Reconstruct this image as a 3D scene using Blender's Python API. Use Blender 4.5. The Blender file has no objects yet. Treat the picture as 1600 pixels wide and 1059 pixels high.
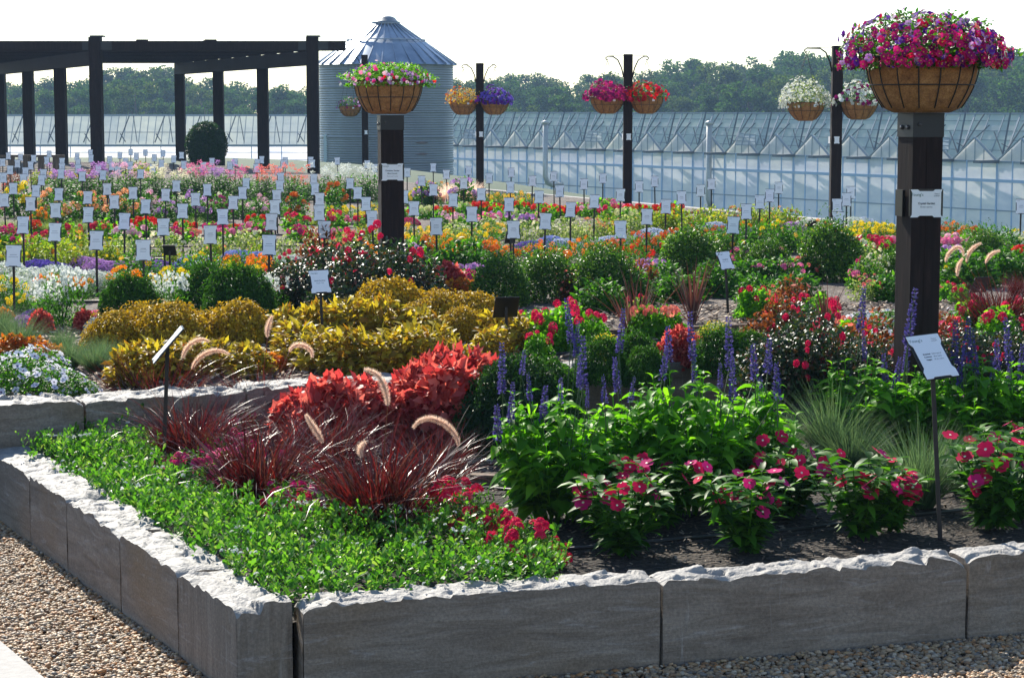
import bpy, bmesh, math, random
import numpy as np
from mathutils import Vector, Matrix
R = math.radians
rng = np.random.default_rng(7)
random.seed(7)
sc = bpy.context.scene
col = sc.collection

# ---------------------------------------------------------------- camera, world, sun, exposure
CAMZ, FOC, W0, H0 = 2.0, 3200.0, 1600, 1059
PITCH = math.atan(357.0 / FOC)
cd = bpy.data.cameras.new('camera'); cam = bpy.data.objects.new('camera', cd); col.objects.link(cam)
cam.location = (0, 0, CAMZ); cam.rotation_euler = (math.pi / 2 - PITCH, 0, 0)
cd.sensor_width = 36; cd.lens = 36 * FOC / W0; cd.clip_start = .1; cd.clip_end = 6000
sc.camera = cam
SUN_AZ, SUN_EL = R(-21), R(36)
w = bpy.data.worlds.new('World'); sc.world = w; w.use_nodes = True
nt = w.node_tree; bg = nt.nodes['Background']
sky = nt.nodes.new('ShaderNodeTexSky'); sky.sky_type = 'NISHITA'; sky.sun_disc = False
sky.sun_elevation = SUN_EL; sky.sun_rotation = SUN_AZ; sky.dust_density = .1; sky.air_density = 1.0; sky.ozone_density = 1.5
nt.links.new(sky.outputs[0], bg.inputs[0]); bg.inputs[1].default_value = .105
ld = bpy.data.lights.new('sun', 'SUN'); ld.energy = 5; ld.angle = R(.5); ld.color = (1, .93, .80)
sun = bpy.data.objects.new('sun', ld); col.objects.link(sun)
sdir = Vector((math.sin(SUN_AZ) * math.cos(SUN_EL), math.cos(SUN_AZ) * math.cos(SUN_EL), math.sin(SUN_EL)))
sun.rotation_euler = sdir.to_track_quat('Z', 'Y').to_euler()
sc.view_settings.view_transform = 'Standard'; sc.view_settings.look = 'None'
sc.view_settings.exposure = 1.0; sc.view_settings.gamma = 1
sc.cycles.use_denoising = True
sc.cycles.max_bounces = 7; sc.cycles.transparent_max_bounces = 8; sc.cycles.diffuse_bounces = 3
sc.cycles.glossy_bounces = 2; sc.cycles.transmission_bounces = 4; sc.cycles.volume_bounces = 0
sc.cycles.caustics_reflective = False; sc.cycles.caustics_refractive = False

# ---------------------------------------------------------------- helpers
cp, sp = math.cos(PITCH), math.sin(PITCH)
def ray(x, y):
    u, v = x - W0 / 2, H0 / 2 - y
    return Vector((u, v * sp + FOC * cp, v * cp - FOC * sp))
def at(x, y, z):
    "where the line of sight through photo pixel x, y meets the level z"
    d = ray(x, y); t = (z - CAMZ) / d.z
    return Vector((d.x * t, d.y * t, z))
def at_d(x, y, D):
    "the point at distance D along +Y on the line of sight through x, y"
    d = ray(x, y); t = D / d.y
    return Vector((d.x * t, D, CAMZ + d.z * t))
def scale_at(p):
    return FOC / (p[1] * cp - (p[2] - CAMZ) * sp)       # photo pixels per metre at a point
def proj(p):
    dep = p[1] * cp - (p[2] - CAMZ) * sp; up = p[1] * sp + (p[2] - CAMZ) * cp
    return (W0 / 2 + FOC * p[0] / dep, H0 / 2 - FOC * up / dep)
def tag(o, label=None, cat=None, group=None, kind=None):
    if label: o['label'] = label
    if cat: o['category'] = cat
    if group: o['group'] = group
    if kind: o['kind'] = kind
    return o
def empty(name, loc=(0, 0, 0), rz=0, parent=None):
    o = bpy.data.objects.new(name, None); col.objects.link(o); o.location = loc; o.rotation_euler = (0, 0, rz)
    o.empty_display_size = .1
    if parent: o.parent = parent
    return o
def link(name, me, parent=None, loc=(0, 0, 0)):
    o = bpy.data.objects.new(name, me); col.objects.link(o); o.location = loc
    if parent: o.parent = parent
    return o
def copy_tree(o, parent=None):
    c = o.copy(); col.objects.link(c); c.parent = parent
    for ch in o.children: copy_tree(ch, c)
    return c
class MB:
    "collects polygons, boxes, tubes; builds one mesh"
    def __init__(s): s.v = []; s.f = []; s.m = []; s.smooth = []
    def add(s, v, f, mi=0, sm=False):
        b = len(s.v); s.v += [tuple(p) for p in v]; s.f += [tuple(b + i for i in q) for q in f]
        s.m += [mi] * len(f); s.smooth += [sm] * len(f); return s
    def box(s, x0, x1, y0, y1, z0, z1, mi=0, M=None):
        v = [(x, y, z) for z in (z0, z1) for y in (y0, y1) for x in (x0, x1)]
        if M is not None: v = [M @ Vector(p) for p in v]
        return s.add(v, [(0, 2, 3, 1), (4, 5, 7, 6), (0, 1, 5, 4), (2, 6, 7, 3), (0, 4, 6, 2), (1, 3, 7, 5)], mi)
    def bar(s, a, b, w, h=None, mi=0, up=(0, 0, 1)):
        a, b = Vector(a), Vector(b); h = h or w; d = (b - a); L = d.length; d.normalize(); u = Vector(up)
        if abs(d.dot(u)) > .98: u = Vector((0, 1, 0))
        x = d.cross(u).normalized(); u = x.cross(d)
        v = [p + x * i * w / 2 + u * j * h / 2 for p in (a, b) for j in (-1, 1) for i in (-1, 1)]
        return s.add(v, [(0, 2, 3, 1), (4, 5, 7, 6), (0, 1, 5, 4), (2, 6, 7, 3), (0, 4, 6, 2), (1, 3, 7, 5)], mi)
    def tube(s, pts, r, n=8, mi=0, cap=True):
        pts = [Vector(p) for p in pts]; k = len(pts); rs = r if isinstance(r, (list, tuple)) else [r] * k
        vs = []; u = None
        for i, p in enumerate(pts):
            d = (pts[min(i + 1, k - 1)] - pts[max(i - 1, 0)]).normalized()
            if u is None: u = d.orthogonal().normalized()
            u = (u - d * u.dot(d)).normalized(); x = d.cross(u)
            for j in range(n):
                a = 2 * math.pi * j / n; vs.append(p + (u * math.cos(a) + x * math.sin(a)) * rs[i])
        fs = [(i * n + j, i * n + (j + 1) % n, (i + 1) * n + (j + 1) % n, (i + 1) * n + j) for i in range(k - 1) for j in range(n)]
        if cap: fs += [tuple(range(n))[::-1], tuple((k - 1) * n + j for j in range(n))]
        return s.add(vs, fs, mi, True)
    def lathe(s, prof, n=32, mi=0, sm=True):
        vs = [(r * math.cos(2 * math.pi * j / n), r * math.sin(2 * math.pi * j / n), z) for r, z in prof for j in range(n)]
        fs = [(i * n + j, i * n + (j + 1) % n, (i + 1) * n + (j + 1) % n, (i + 1) * n + j) for i in range(len(prof) - 1) for j in range(n)]
        return s.add(vs, fs, mi, sm)
    def mesh(s, name, mats):
        me = bpy.data.meshes.new(name); me.from_pydata(s.v, [], s.f)
        for m in (mats if isinstance(mats, (list, tuple)) else [mats]): me.materials.append(m)
        me.polygons.foreach_set('material_index', s.m); me.polygons.foreach_set('use_smooth', s.smooth); me.update(); return me
    def build(s, name, mats, parent=None, loc=(0, 0, 0)): return link(name, s.mesh(name, mats), parent, loc)

def np_mesh(name, V, F, mats, mi=None, smooth=False):
    "V (n,3), F list of (k,4) or (k,3) arrays"
    me = bpy.data.meshes.new(name); F = [f for f in F if len(f)]
    me.vertices.add(len(V)); me.vertices.foreach_set('co', np.ascontiguousarray(V, dtype=np.float32).ravel())
    loops = np.concatenate([f.ravel() for f in F]); cnt = np.concatenate([np.full(len(f), f.shape[1]) for f in F])
    me.loops.add(len(loops)); me.loops.foreach_set('vertex_index', loops.astype(np.int32))
    me.polygons.add(len(cnt)); me.polygons.foreach_set('loop_start', np.concatenate([[0], np.cumsum(cnt)[:-1]]).astype(np.int32))
    me.update(calc_edges=True)
    for m in (mats if isinstance(mats, (list, tuple)) else [mats]): me.materials.append(m)
    if mi is not None: me.polygons.foreach_set('material_index', mi.astype(np.int32))
    if smooth: me.polygons.foreach_set('use_smooth', np.ones(len(cnt), bool))
    me.update(); return me
def norm(a): return a / (np.linalg.norm(a, axis=-1, keepdims=True) + 1e-9)
def frames(d, up, roll=0.):
    "matrices whose columns are X = d, Y side, Z normal near up"
    X = norm(d); up = norm(up + 1e-4 * rng.normal(size=up.shape)); Z = norm(up - (up * X).sum(-1, keepdims=True) * X); Y = np.cross(Z, X)
    if roll:
        a = rng.uniform(-roll, roll, len(d))[:, None]; Y, Z = Y * np.cos(a) + Z * np.sin(a), Z * np.cos(a) - Y * np.sin(a)
    return np.stack([X, Y, Z], -1)
def scatter(T, F, M, P, S=1.):
    "copies of template verts T, faces F (all of one size) -> V, F"
    S = np.broadcast_to(np.asarray(S, float), (len(P),))
    V = np.einsum('nij,kj->nki', M * S[:, None, None], T) + P[:, None]
    n, k = V.shape[:2]
    FF = (F[None] + (np.arange(n) * k)[:, None, None]).reshape(-1, F.shape[1])
    return V.reshape(-1, 3), FF
def join(parts):
    Vs, Fs, Ms, b = [], [], [], 0
    for V, F, m in parts:
        Vs.append(V); Fs.append(F + b); Ms.append(np.full(len(F), m)); b += len(V)
    return np.concatenate(Vs), Fs, np.concatenate(Ms)
# leaf templates along +X, normal +Z
def leaf(L, W, droop=.25, fold=.25, tip=1., n=3, wide=.4):
    vs = [(0, 0, 0)]; fs = []
    for i in range(1, n + 1):
        t = i / n; ww = W / 2 * (math.sin(math.pi * min(1, t ** (math.log(.5) / math.log(wide)))) if i < n else 0)
        z = -droop * L * t * t; x = L * t * (1 - .15 * droop * t)
        if i < n: vs += [(x, -ww, z + fold * ww), (x, 0, z), (x, ww, z + fold * ww)]
        else: vs += [(x, 0, z)]
    fs.append((0, 1, 2, 2)); fs.append((0, 2, 3, 3))
    for i in range(1, n - 1):
        a = 1 + 3 * (i - 1); b = a + 3; fs += [(a, b, b + 1, a + 1), (a + 1, b + 1, b + 2, a + 2)]
    a = 1 + 3 * (n - 2); t = a + 3; fs += [(a, t, a + 1, a + 1), (a + 1, t, a + 2, a + 2)]
    # triangles stored as two lists would complicate things: split all to triangles
    tr = []
    for q in fs:
        tr.append(q[:3])
        if len(set(q)) == 4: tr.append((q[0], q[2], q[3]))
    return np.array(vs, float), np.array(tr)
def leaf_lo(L, W, droop=.2, fold=.2):
    return np.array([(0, 0, 0), (L * .5, -W / 2, fold * W * .5 - droop * L * .25), (L, 0, -droop * L), (L * .5, W / 2, fold * W * .5 - droop * L * .25)]), np.array([(0, 1, 2), (0, 2, 3)])
def star(r, k=5, cup=.25, wid=.8, notch=0.):
    "open flower facing +X (so it can use frames): k petals of 2 tris + tip"
    vs = [(0, 0, 0)]; fs = []
    for i in range(k):
        a = 2 * math.pi * i / k; h = math.pi / k * wid
        for aa, rr in ((a - h, r * .72), (a - h * .45, r), (a + h * .45, r * (1 - notch)), (a + h, r * .72)):
            vs.append((cup * rr, rr * math.cos(aa), rr * math.sin(aa)))
        b = 1 + 4 * i; fs += [(0, b, b + 1), (0, b + 1, b + 2), (0, b + 2, b + 3)]
    return np.array(vs), np.array(fs)
def pom(r, n=22, ps=.55, flat=.7, g=None):
    "ball of overlapping petals, axis +X"
    g = g or random.Random(3); vs = []; fs = []
    for i in range(n):
        c = 1 - 1.5 * (i + .5) / n; a = i * 2.39996; s = math.sqrt(max(0, 1 - c * c))
        d = Vector((c * flat, s * math.cos(a), s * math.sin(a))); p = d * r
        t = d.orthogonal().normalized(); t.rotate(Matrix.Rotation(g.uniform(0, 6.3), 3, d.normalized())); u = d.cross(t).normalized()
        q = r * ps; o = d.normalized() * q * .35
        b = len(vs); vs += [p - t * q * .6, p - u * q * .6 + o * .3, p + t * q * .7 + o, p + u * q * .6 + o * .3]; fs += [(b, b + 1, b + 2), (b, b + 2, b + 3)]
    return np.array([tuple(v) for v in vs]), np.array(fs)
def umbel(r, k=12, fr=.4, dome=.8):
    "head of small five-petalled flowers, axis +X"
    T, F = star(r * fr, 5, .1, .9); parts = []; b = 0; V = []; FF = []
    for i in range(k):
        c = 1 - dome * (i + .3) / k; a = i * 2.39996; s = math.sqrt(1 - c * c)
        d = np.array([[c, s * math.cos(a), s * math.sin(a)]]); M = frames(d, np.array([[0., 0, 1]]))
        v, f = scatter(T, F, M, d * r); V.append(v); FF.append(f + b); b += len(v)
    return np.concatenate(V), np.concatenate(FF)

# ---------------------------------------------------------------- materials
MATS = {}
def newmat(name):
    m = bpy.data.materials.new(name); m.use_nodes = True; MATS[name] = m
    return m, m.node_tree, m.node_tree.nodes['Principled BSDF']
def N(nt, t, **k):
    n = nt.nodes.new('ShaderNode' + t)
    for a, b in k.items():
        if a.startswith('i_'):
            key = a[2:]; n.inputs[int(key) if key.isdigit() else key].default_value = b
        else: setattr(n, a, b)
    return n
def ramp(nt, fac, stops):
    r = N(nt, 'ValToRGB'); e = r.color_ramp.elements
    while len(e) < len(stops): e.new(.5)
    for q, (p, c) in zip(e, stops): q.position = p; q.color = (*c, 1)
    nt.links.new(fac, r.inputs[0]); return r.outputs[0]
def mix(nt, a, b, fac, mode='MIX'):
    m = N(nt, 'MixRGB', blend_type=mode)
    for i, v in ((0, fac), (1, a), (2, b)):
        if hasattr(v, 'links'): nt.links.new(v, m.inputs[i])
        else: m.inputs[i].default_value = v if i == 0 else (*v[:3], 1)
    return m.outputs[0]
def leafmat(name, cols, trans=.45, tcol=None, rough=.5, spec=.22):
    "thin leaf or petal: each leaf takes its own tone; light shines through it"
    m, nt, b = newmat(name)
    g = N(nt, 'NewGeometry'); stops = [(i / max(1, len(cols) - 1), c) for i, c in enumerate(cols)]
    if len(stops) == 1: stops.append((1, cols[0]))
    c = ramp(nt, g.outputs['Random Per Island'], stops)
    nt.links.new(c, b.inputs['Base Color']); b.inputs['Roughness'].default_value = rough; b.inputs['Specular IOR Level'].default_value = spec
    t = N(nt, 'BsdfTranslucent'); tc = mix(nt, c, tcol or (1, 1, 1), 1., 'MULTIPLY'); k = N(nt, 'MixRGB', blend_type='ADD')
    k.inputs[0].default_value = .65; nt.links.new(tc, k.inputs[1]); nt.links.new(tc, k.inputs[2]); nt.links.new(k.outputs[0], t.inputs[0])
    ms = N(nt, 'MixShader'); ms.inputs[0].default_value = trans
    nt.links.new(b.outputs[0], ms.inputs[1]); nt.links.new(t.outputs[0], ms.inputs[2]); nt.links.new(ms.outputs[0], nt.nodes['Material Output'].inputs[0])
    return m
def plain(name, c, rough=.5, metal=0., noise=0., scale=20., bump=0.):
    m, nt, b = newmat(name); b.inputs['Base Color'].default_value = (*c, 1); b.inputs['Roughness'].default_value = rough; b.inputs['Metallic'].default_value = metal
    if noise or bump:
        tc = N(nt, 'TexCoord'); n = N(nt, 'TexNoise', i_Scale=scale, i_Detail=6.); nt.links.new(tc.outputs['Object'], n.inputs[0])
        nt.links.new(ramp(nt, n.outputs[0], [(.3, tuple(x * (1 - noise) for x in c)), (.7, tuple(min(1, x * (1 + noise)) for x in c))]), b.inputs['Base Color'])
        if bump:
            bp = N(nt, 'Bump', i_Strength=bump, i_Distance=.01); nt.links.new(n.outputs[0], bp.inputs['Height']); nt.links.new(bp.outputs[0], b.inputs['Normal'])
    return m
G1 = (.035, .10, .012); G2 = (.09, .20, .02); G3 = (.14, .30, .03)
leafmat('green', [(.015, .065, .006), (.04, .14, .010), (.085, .24, .016)], .45, (1, 1, .45))
leafmat('green_bright', [(.035, .14, .008), (.09, .27, .013), (.18, .42, .025)], .52, (1, 1, .4))
leafmat('green_dark', [(.008, .028, .008), (.016, .05, .012), (.03, .085, .016)], .3, (1, 1, .5), .5, .25)
leafmat('cover_leaf', [(.015, .07, .008), (.045, .16, .012), (.08, .24, .02), (.13, .32, .03), (.22, .32, .08)], .42, (1, 1, .5), .4, .35)
leafmat('green_yellow', [(.06, .13, .012), (.16, .25, .02), (.28, .32, .03)], .5, (1, 1, .5))
leafmat('green_pale', [(.08, .16, .03), (.19, .27, .06), (.32, .37, .13)], .4, (1, 1, .7))
leafmat('green_grey', [(.05, .10, .05), (.08, .15, .07), (.14, .21, .10)], .35, (1, 1, .7))
leafmat('silver', [(.08, .16, .07), (.22, .30, .18), (.38, .44, .34)], .35, (1, 1, .9))
leafmat('boxwood', [(.014, .05, .006), (.03, .10, .010), (.07, .18, .016), (.15, .26, .03)], .36, (1, 1, .35), .4, .3)
leafmat('grass_red', [(.015, .004, .005), (.03, .005, .006), (.075, .008, .010), (.13, .015, .014), (.04, .02, .012), (.12, .07, .05)], .34, (1, .5, .45), .35, .5)
leafmat('coleus_red', [(.36, .04, .04), (.56, .13, .10), (.62, .22, .17), (.44, .06, .06), (.18, .015, .02)], .45, (1, .72, .65))
leafmat('coleus_gold', [(.34, .24, .012), (.5, .38, .025), (.42, .28, .012), (.10, .06, .01)], .3, (1, .85, .4))
leafmat('coleus_amber', [(.10, .08, .012), (.42, .34, .035), (.48, .40, .045), (.28, .14, .018), (.12, .12, .015)], .38, (1, .95, .4))
leafmat('coleus_orange', [(.5, .13, .02), (.45, .2, .03), (.3, .2, .02), (.5, .06, .03)], .5, (1, .8, .4))
leafmat('cordyline', [(.05, .018, .018), (.09, .035, .03), (.14, .07, .05), (.22, .15, .11)], .2, (1, .7, .6), .45, .3)
leafmat('fern_leaf', [(.012, .045, .006), (.03, .10, .012), (.06, .17, .02)], .36, (1, 1, .4))
leafmat('rose_leaf', [(.008, .026, .010), (.016, .045, .014), (.035, .07, .018), (.09, .03, .02)], .25, (1, 1, .5), .4, .4)
leafmat('bronze', [(.10, .04, .015), (.2, .07, .02), (.08, .05, .02)], .4, (1, .7, .4))
leafmat('tree_leaf', [(.014, .045, .014), (.025, .07, .016), (.04, .10, .02), (.065, .13, .025)], .4, (1, 1, .5), .8, .08)
leafmat('tree_leaf_olive', [(.025, .055, .014), (.05, .09, .02), (.085, .13, .03)], .4, (1, 1, .5), .8, .08)
leafmat('plume', [(.5, .40, .34), (.66, .56, .48), (.78, .70, .62)], .6, (1, .85, .75))
PET = dict(red=[(.55, .008, .01), (.75, .02, .02)], crimson=[(.45, .004, .04), (.65, .01, .08)], magenta=[(.45, .01, .12), (.66, .025, .20)], pink=[(.70, .10, .28), (.8, .25, .42)],
    lilac=[(.38, .15, .45), (.56, .33, .6)], palepink=[(.72, .32, .44), (.82, .55, .62)], white=[(.52, .56, .50), (.72, .73, .70)], cream=[(.72, .66, .42), (.8, .76, .6)], yellow=[(.78, .52, .008), (.85, .66, .02)],
    orange=[(.8, .16, .005), (.85, .28, .01)], coral=[(.75, .13, .1), (.8, .28, .2)], peach=[(.72, .24, .09), (.78, .38, .18)], purple=[(.12, .04, .3), (.24, .12, .46)], violet=[(.10, .06, .38), (.2, .12, .55)],
    blue=[(.18, .22, .55), (.35, .40, .68)], paleblue=[(.4, .45, .62), (.6, .64, .74)], rust=[(.45, .06, .01), (.6, .14, .02)], rose=[(.50, .006, .05), (.68, .02, .10)], salvia=[(.06, .045, .20), (.11, .085, .33), (.06, .055, .14), (.2, .17, .42)],
    darkred=[(.3, .008, .01), (.45, .02, .02)], golden=[(.75, .4, .02), (.8, .55, .08)], pinkmix=[(.7, .05, .2), (.75, .5, .3), (.7, .3, .4)], petunia=[(.62, .60, .74), (.76, .76, .8)], deepviolet=[(.08, .01, .20), (.18, .03, .34)], plum=[(.18, .005, .09), (.34, .012, .15)], paleyellow=[(.6, .6, .25), (.7, .7, .35)])
for k, c in PET.items(): leafmat('petal_' + k, c, .26, None, .7, .06)
plain('eye_white', (.75, .7, .55)); plain('eye_dark', (.05, .02, .12)); plain('eye_yellow', (.6, .45, .05))
plain('stem', (.04, .08, .02)); plain('stem_brown', (.08, .05, .03))
plain('black_metal', (.014, .010, .009), .6); plain('black_plastic', (.01, .01, .011), .35)
plain('iron', (.02, .02, .022), .5, .3); plain('zinc', (.10, .095, .10), .45, .6, .15, 60)
plain('pipe_metal', (.5, .49, .46), .4, .3, .1, 8); plain('tube_black', (.012, .012, .012), .45)
plain('alu', (.28, .33, .38), .6); plain('alu_pale', (.42, .56, .74), .5); plain('alu_dark', (.10, .12, .14), .6)
plain('print', (.04, .05, .08), .6); plain('print_green', (.03, .12, .10), .6)
plain('concrete', (.30, .29, .28), .8, 0, .12, 30, .3); plain('bark', (.10, .075, .055), .9, 0, .3, 12, .5)
def wood(name, c, sx=14):
    m, nt, b = newmat(name); tc = N(nt, 'TexCoord'); mp = N(nt, 'Mapping'); mp.inputs['Scale'].default_value = (sx, sx, 1.2)
    n = N(nt, 'TexNoise', i_Scale=3., i_Detail=8., i_Roughness=.65); nt.links.new(tc.outputs['Object'], mp.inputs[0]); nt.links.new(mp.outputs[0], n.inputs[0])
    nt.links.new(ramp(nt, n.outputs[0], [(.3, tuple(x * .5 for x in c)), (.55, c), (.72, tuple(x * 1.9 for x in c))]), b.inputs['Base Color'])
    bp = N(nt, 'Bump', i_Strength=.5, i_Distance=.004); nt.links.new(n.outputs[0], bp.inputs['Height']); nt.links.new(bp.outputs[0], b.inputs['Normal']); b.inputs['Roughness'].default_value = .75; b.inputs['Specular IOR Level'].default_value = .2
    return m
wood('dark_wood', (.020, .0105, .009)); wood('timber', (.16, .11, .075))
# white card
m, nt, b = newmat('card'); b.inputs['Base Color'].default_value = (.93, .93, .96, 1); b.inputs['Roughness'].default_value = .4; t = N(nt, 'BsdfTranslucent'); t.inputs[0].default_value = (.8, .8, .85, 1)
ms = N(nt, 'MixShader'); ms.inputs[0].default_value = .1; nt.links.new(b.outputs[0], ms.inputs[1]); nt.links.new(t.outputs[0], ms.inputs[2]); nt.links.new(ms.outputs[0], nt.nodes['Material Output'].inputs[0])
# coir basket liner
m, nt, b = newmat('coir'); tc = N(nt, 'TexCoord'); n = N(nt, 'TexNoise', i_Scale=22., i_Detail=10., i_Roughness=.7); n2 = N(nt, 'TexNoise', i_Scale=140., i_Detail=3.)
nt.links.new(tc.outputs['Object'], n.inputs[0]); nt.links.new(tc.outputs['Object'], n2.inputs[0])
c = ramp(nt, n.outputs[0], [(.3, (.20, .085, .03)), (.55, (.42, .20, .07)), (.75, (.58, .33, .14))]); c = mix(nt, c, ramp(nt, n2.outputs[0], [(.35, (.45, .4, .35)), (.6, (1, 1, 1))]), .6, 'MULTIPLY')
nt.links.new(c, b.inputs['Base Color']); b.inputs['Roughness'].default_value = .95
bp = N(nt, 'Bump', i_Strength=.8, i_Distance=.006); nt.links.new(n2.outputs[0], bp.inputs['Height']); nt.links.new(bp.outputs[0], b.inputs['Normal'])
# stone for the walls: faint horizontal bedding, pale scratches, rusty patches
def stone(name, vertical=False):
    m, nt, b = newmat(name); tc = N(nt, 'TexCoord'); oi = N(nt, 'ObjectInfo')
    ad = N(nt, 'VectorMath', operation='ADD'); nt.links.new(tc.outputs['Object'], ad.inputs[0])
    sc_ = N(nt, 'VectorMath', operation='SCALE'); cx = N(nt, 'CombineXYZ'); [nt.links.new(oi.outputs['Random'], cx.inputs[i]) for i in range(3)]
    nt.links.new(cx.outputs[0], sc_.inputs[0]); sc_.inputs['Scale'].default_value = 17.; nt.links.new(sc_.outputs[0], ad.inputs[1])
    def noise(scale, mapping, det=6., ro=.55, dist=0.):
        mp = N(nt, 'Mapping'); mp.inputs['Scale'].default_value = mapping; nt.links.new(ad.outputs[0], mp.inputs[0])
        n = N(nt, 'TexNoise', i_Scale=scale, i_Detail=det, i_Roughness=ro, i_Distortion=dist); nt.links.new(mp.outputs[0], n.inputs[0]); return n.outputs[0]
    bed = (1, 1, 7) if not vertical else (9, 9, .6)
    a = noise(3, bed, 8, .65, .6); big = noise(1.6, (1, 1, 1), 3); fine = noise(90, (1, 1, 1), 4, .7)
    c = ramp(nt, a, [(.28, (.15, .116, .092)), (.5, (.225, .182, .15)), (.72, (.31, .262, .222))])
    c = mix(nt, c, (.24, .165, .10), ramp(nt, big, [(.5, (0, 0, 0)), (.7, (.75, .75, .75))]))
    scr = noise(2.2, (1.5, 1.5, 9), 10, .72, 1.6); c = mix(nt, c, (.42, .40, .40), ramp(nt, scr, [(.57, (0, 0, 0)), (.66, (.4, .4, .4))]))
    scr2 = noise(1.7, (7, 7, 1.4), 8, .7, 1.2); c = mix(nt, c, (.40, .38, .38), ramp(nt, scr2, [(.60, (0, 0, 0)), (.68, (.4, .4, .4))]))
    c = mix(nt, c, ramp(nt, fine, [(.3, (.66, .66, .66)), (.7, (1.2, 1.18, 1.15))]), 1., 'MULTIPLY')
    nt.links.new(c, b.inputs['Base Color']); b.inputs['Roughness'].default_value = .85
    b1 = N(nt, 'Bump', i_Strength=.5, i_Distance=.004); nt.links.new(fine, b1.inputs['Height']); b2 = N(nt, 'Bump', i_Strength=.6, i_Distance=.02); nt.links.new(a, b2.inputs['Height'])
    nt.links.new(b1.outputs[0], b2.inputs['Normal']); nt.links.new(b2.outputs[0], b.inputs['Normal']); return m
stone('wall_stone'); stone('wall_stone_sawn', True)
m, nt, b = newmat('stone_top'); tc = N(nt, 'TexCoord'); n = N(nt, 'TexNoise', i_Scale=9., i_Detail=9., i_Roughness=.6); n2 = N(nt, 'TexNoise', i_Scale=60., i_Detail=4.)
nt.links.new(tc.outputs['Object'], n.inputs[0]); nt.links.new(tc.outputs['Object'], n2.inputs[0])
nt.links.new(ramp(nt, n.outputs[0], [(.3, (.17, .165, .16)), (.5, (.26, .25, .24)), (.62, (.30, .285, .27)), (.78, (.23, .19, .15))]), b.inputs['Base Color']); b.inputs['Roughness'].default_value = .7
bp = N(nt, 'Bump', i_Strength=1., i_Distance=.008); nt.links.new(n2.outputs[0], bp.inputs['Height']); nt.links.new(bp.outputs[0], b.inputs['Normal'])
# soils
def soil(name, c1, c2, c3, sc1=30.):
    m, nt, b = newmat(name); tc = N(nt, 'TexCoord'); v = N(nt, 'TexVoronoi', i_Scale=sc1 * 1.6); n = N(nt, 'TexNoise', i_Scale=sc1 / 6, i_Detail=10., i_Roughness=.7)
    nt.links.new(tc.outputs['Object'], v.inputs[0]); nt.links.new(tc.outputs['Object'], n.inputs[0])
    c = ramp(nt, v.outputs['Color'], [(.2, c1), (.6, c2), (.95, c3)]); c = mix(nt, c, ramp(nt, n.outputs[0], [(.35, (.5, .5, .5)), (.65, (1.2, 1.2, 1.2))]), 1., 'MULTIPLY')
    nt.links.new(c, b.inputs['Base Color']); b.inputs['Roughness'].default_value = .95
    bp = N(nt, 'Bump', i_Strength=.9, i_Distance=.02); nt.links.new(v.outputs['Distance'], bp.inputs['Height']); nt.links.new(bp.outputs[0], b.inputs['Normal']); return m
soil('bark_mulch', (.014, .010, .008), (.032, .023, .018), (.075, .055, .042)); soil('field_soil', (.07, .055, .047), (.14, .11, .095), (.26, .21, .18), 22)
soil('gravel_bed', (.06, .045, .035), (.13, .10, .075), (.2, .16, .12), 45)
plain('lawn_green', (.018, .05, .012), .9, 0, .35, 3., .4)
leafmat('pebble', [(.34, .20, .095), (.42, .29, .17), (.17, .115, .075), (.42, .20, .075), (.52, .42, .30), (.13, .12, .11), (.40, .27, .14), (.26, .20, .15)], 0., None, .6, .35)
leafmat('chip_dark', [(.03, .02, .016), (.07, .05, .037), (.14, .105, .08), (.30, .24, .19), (.02, .015, .012)], 0., None, .8, .3)
leafmat('chip', [(.10, .065, .045), (.22, .15, .10), (.34, .26, .19), (.46, .38, .30), (.07, .05, .04)], 0., None, .8, .3)
# galvanised corrugated steel
m, nt, b = newmat('galvanised'); tc = N(nt, 'TexCoord'); n = N(nt, 'TexNoise', i_Scale=.8, i_Detail=6.); mp = N(nt, 'Mapping'); mp.inputs['Scale'].default_value = (1, 1, .5)
nt.links.new(tc.outputs['Object'], mp.inputs[0]); nt.links.new(mp.outputs[0], n.inputs[0])
nt.links.new(ramp(nt, n.outputs[0], [(.3, (.20, .215, .235)), (.6, (.25, .27, .29)), (.8, (.31, .33, .35))]), b.inputs['Base Color']); b.inputs['Metallic'].default_value = .55; b.inputs['Roughness'].default_value = .42
m, nt, b = newmat('galvanised_roof'); tc = N(nt, 'TexCoord'); n = N(nt, 'TexNoise', i_Scale=1.4, i_Detail=6.); nt.links.new(tc.outputs['Object'], n.inputs[0])
nt.links.new(ramp(nt, n.outputs[0], [(.3, (.20, .25, .33)), (.7, (.36, .42, .5))]), b.inputs['Base Color']); b.inputs['Metallic'].default_value = .6; b.inputs['Roughness'].default_value = .35
plain('rust', (.16, .12, .11), .8, 0, .3, 3); plain('door_pale', (.55, .64, .68), .5)
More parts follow.
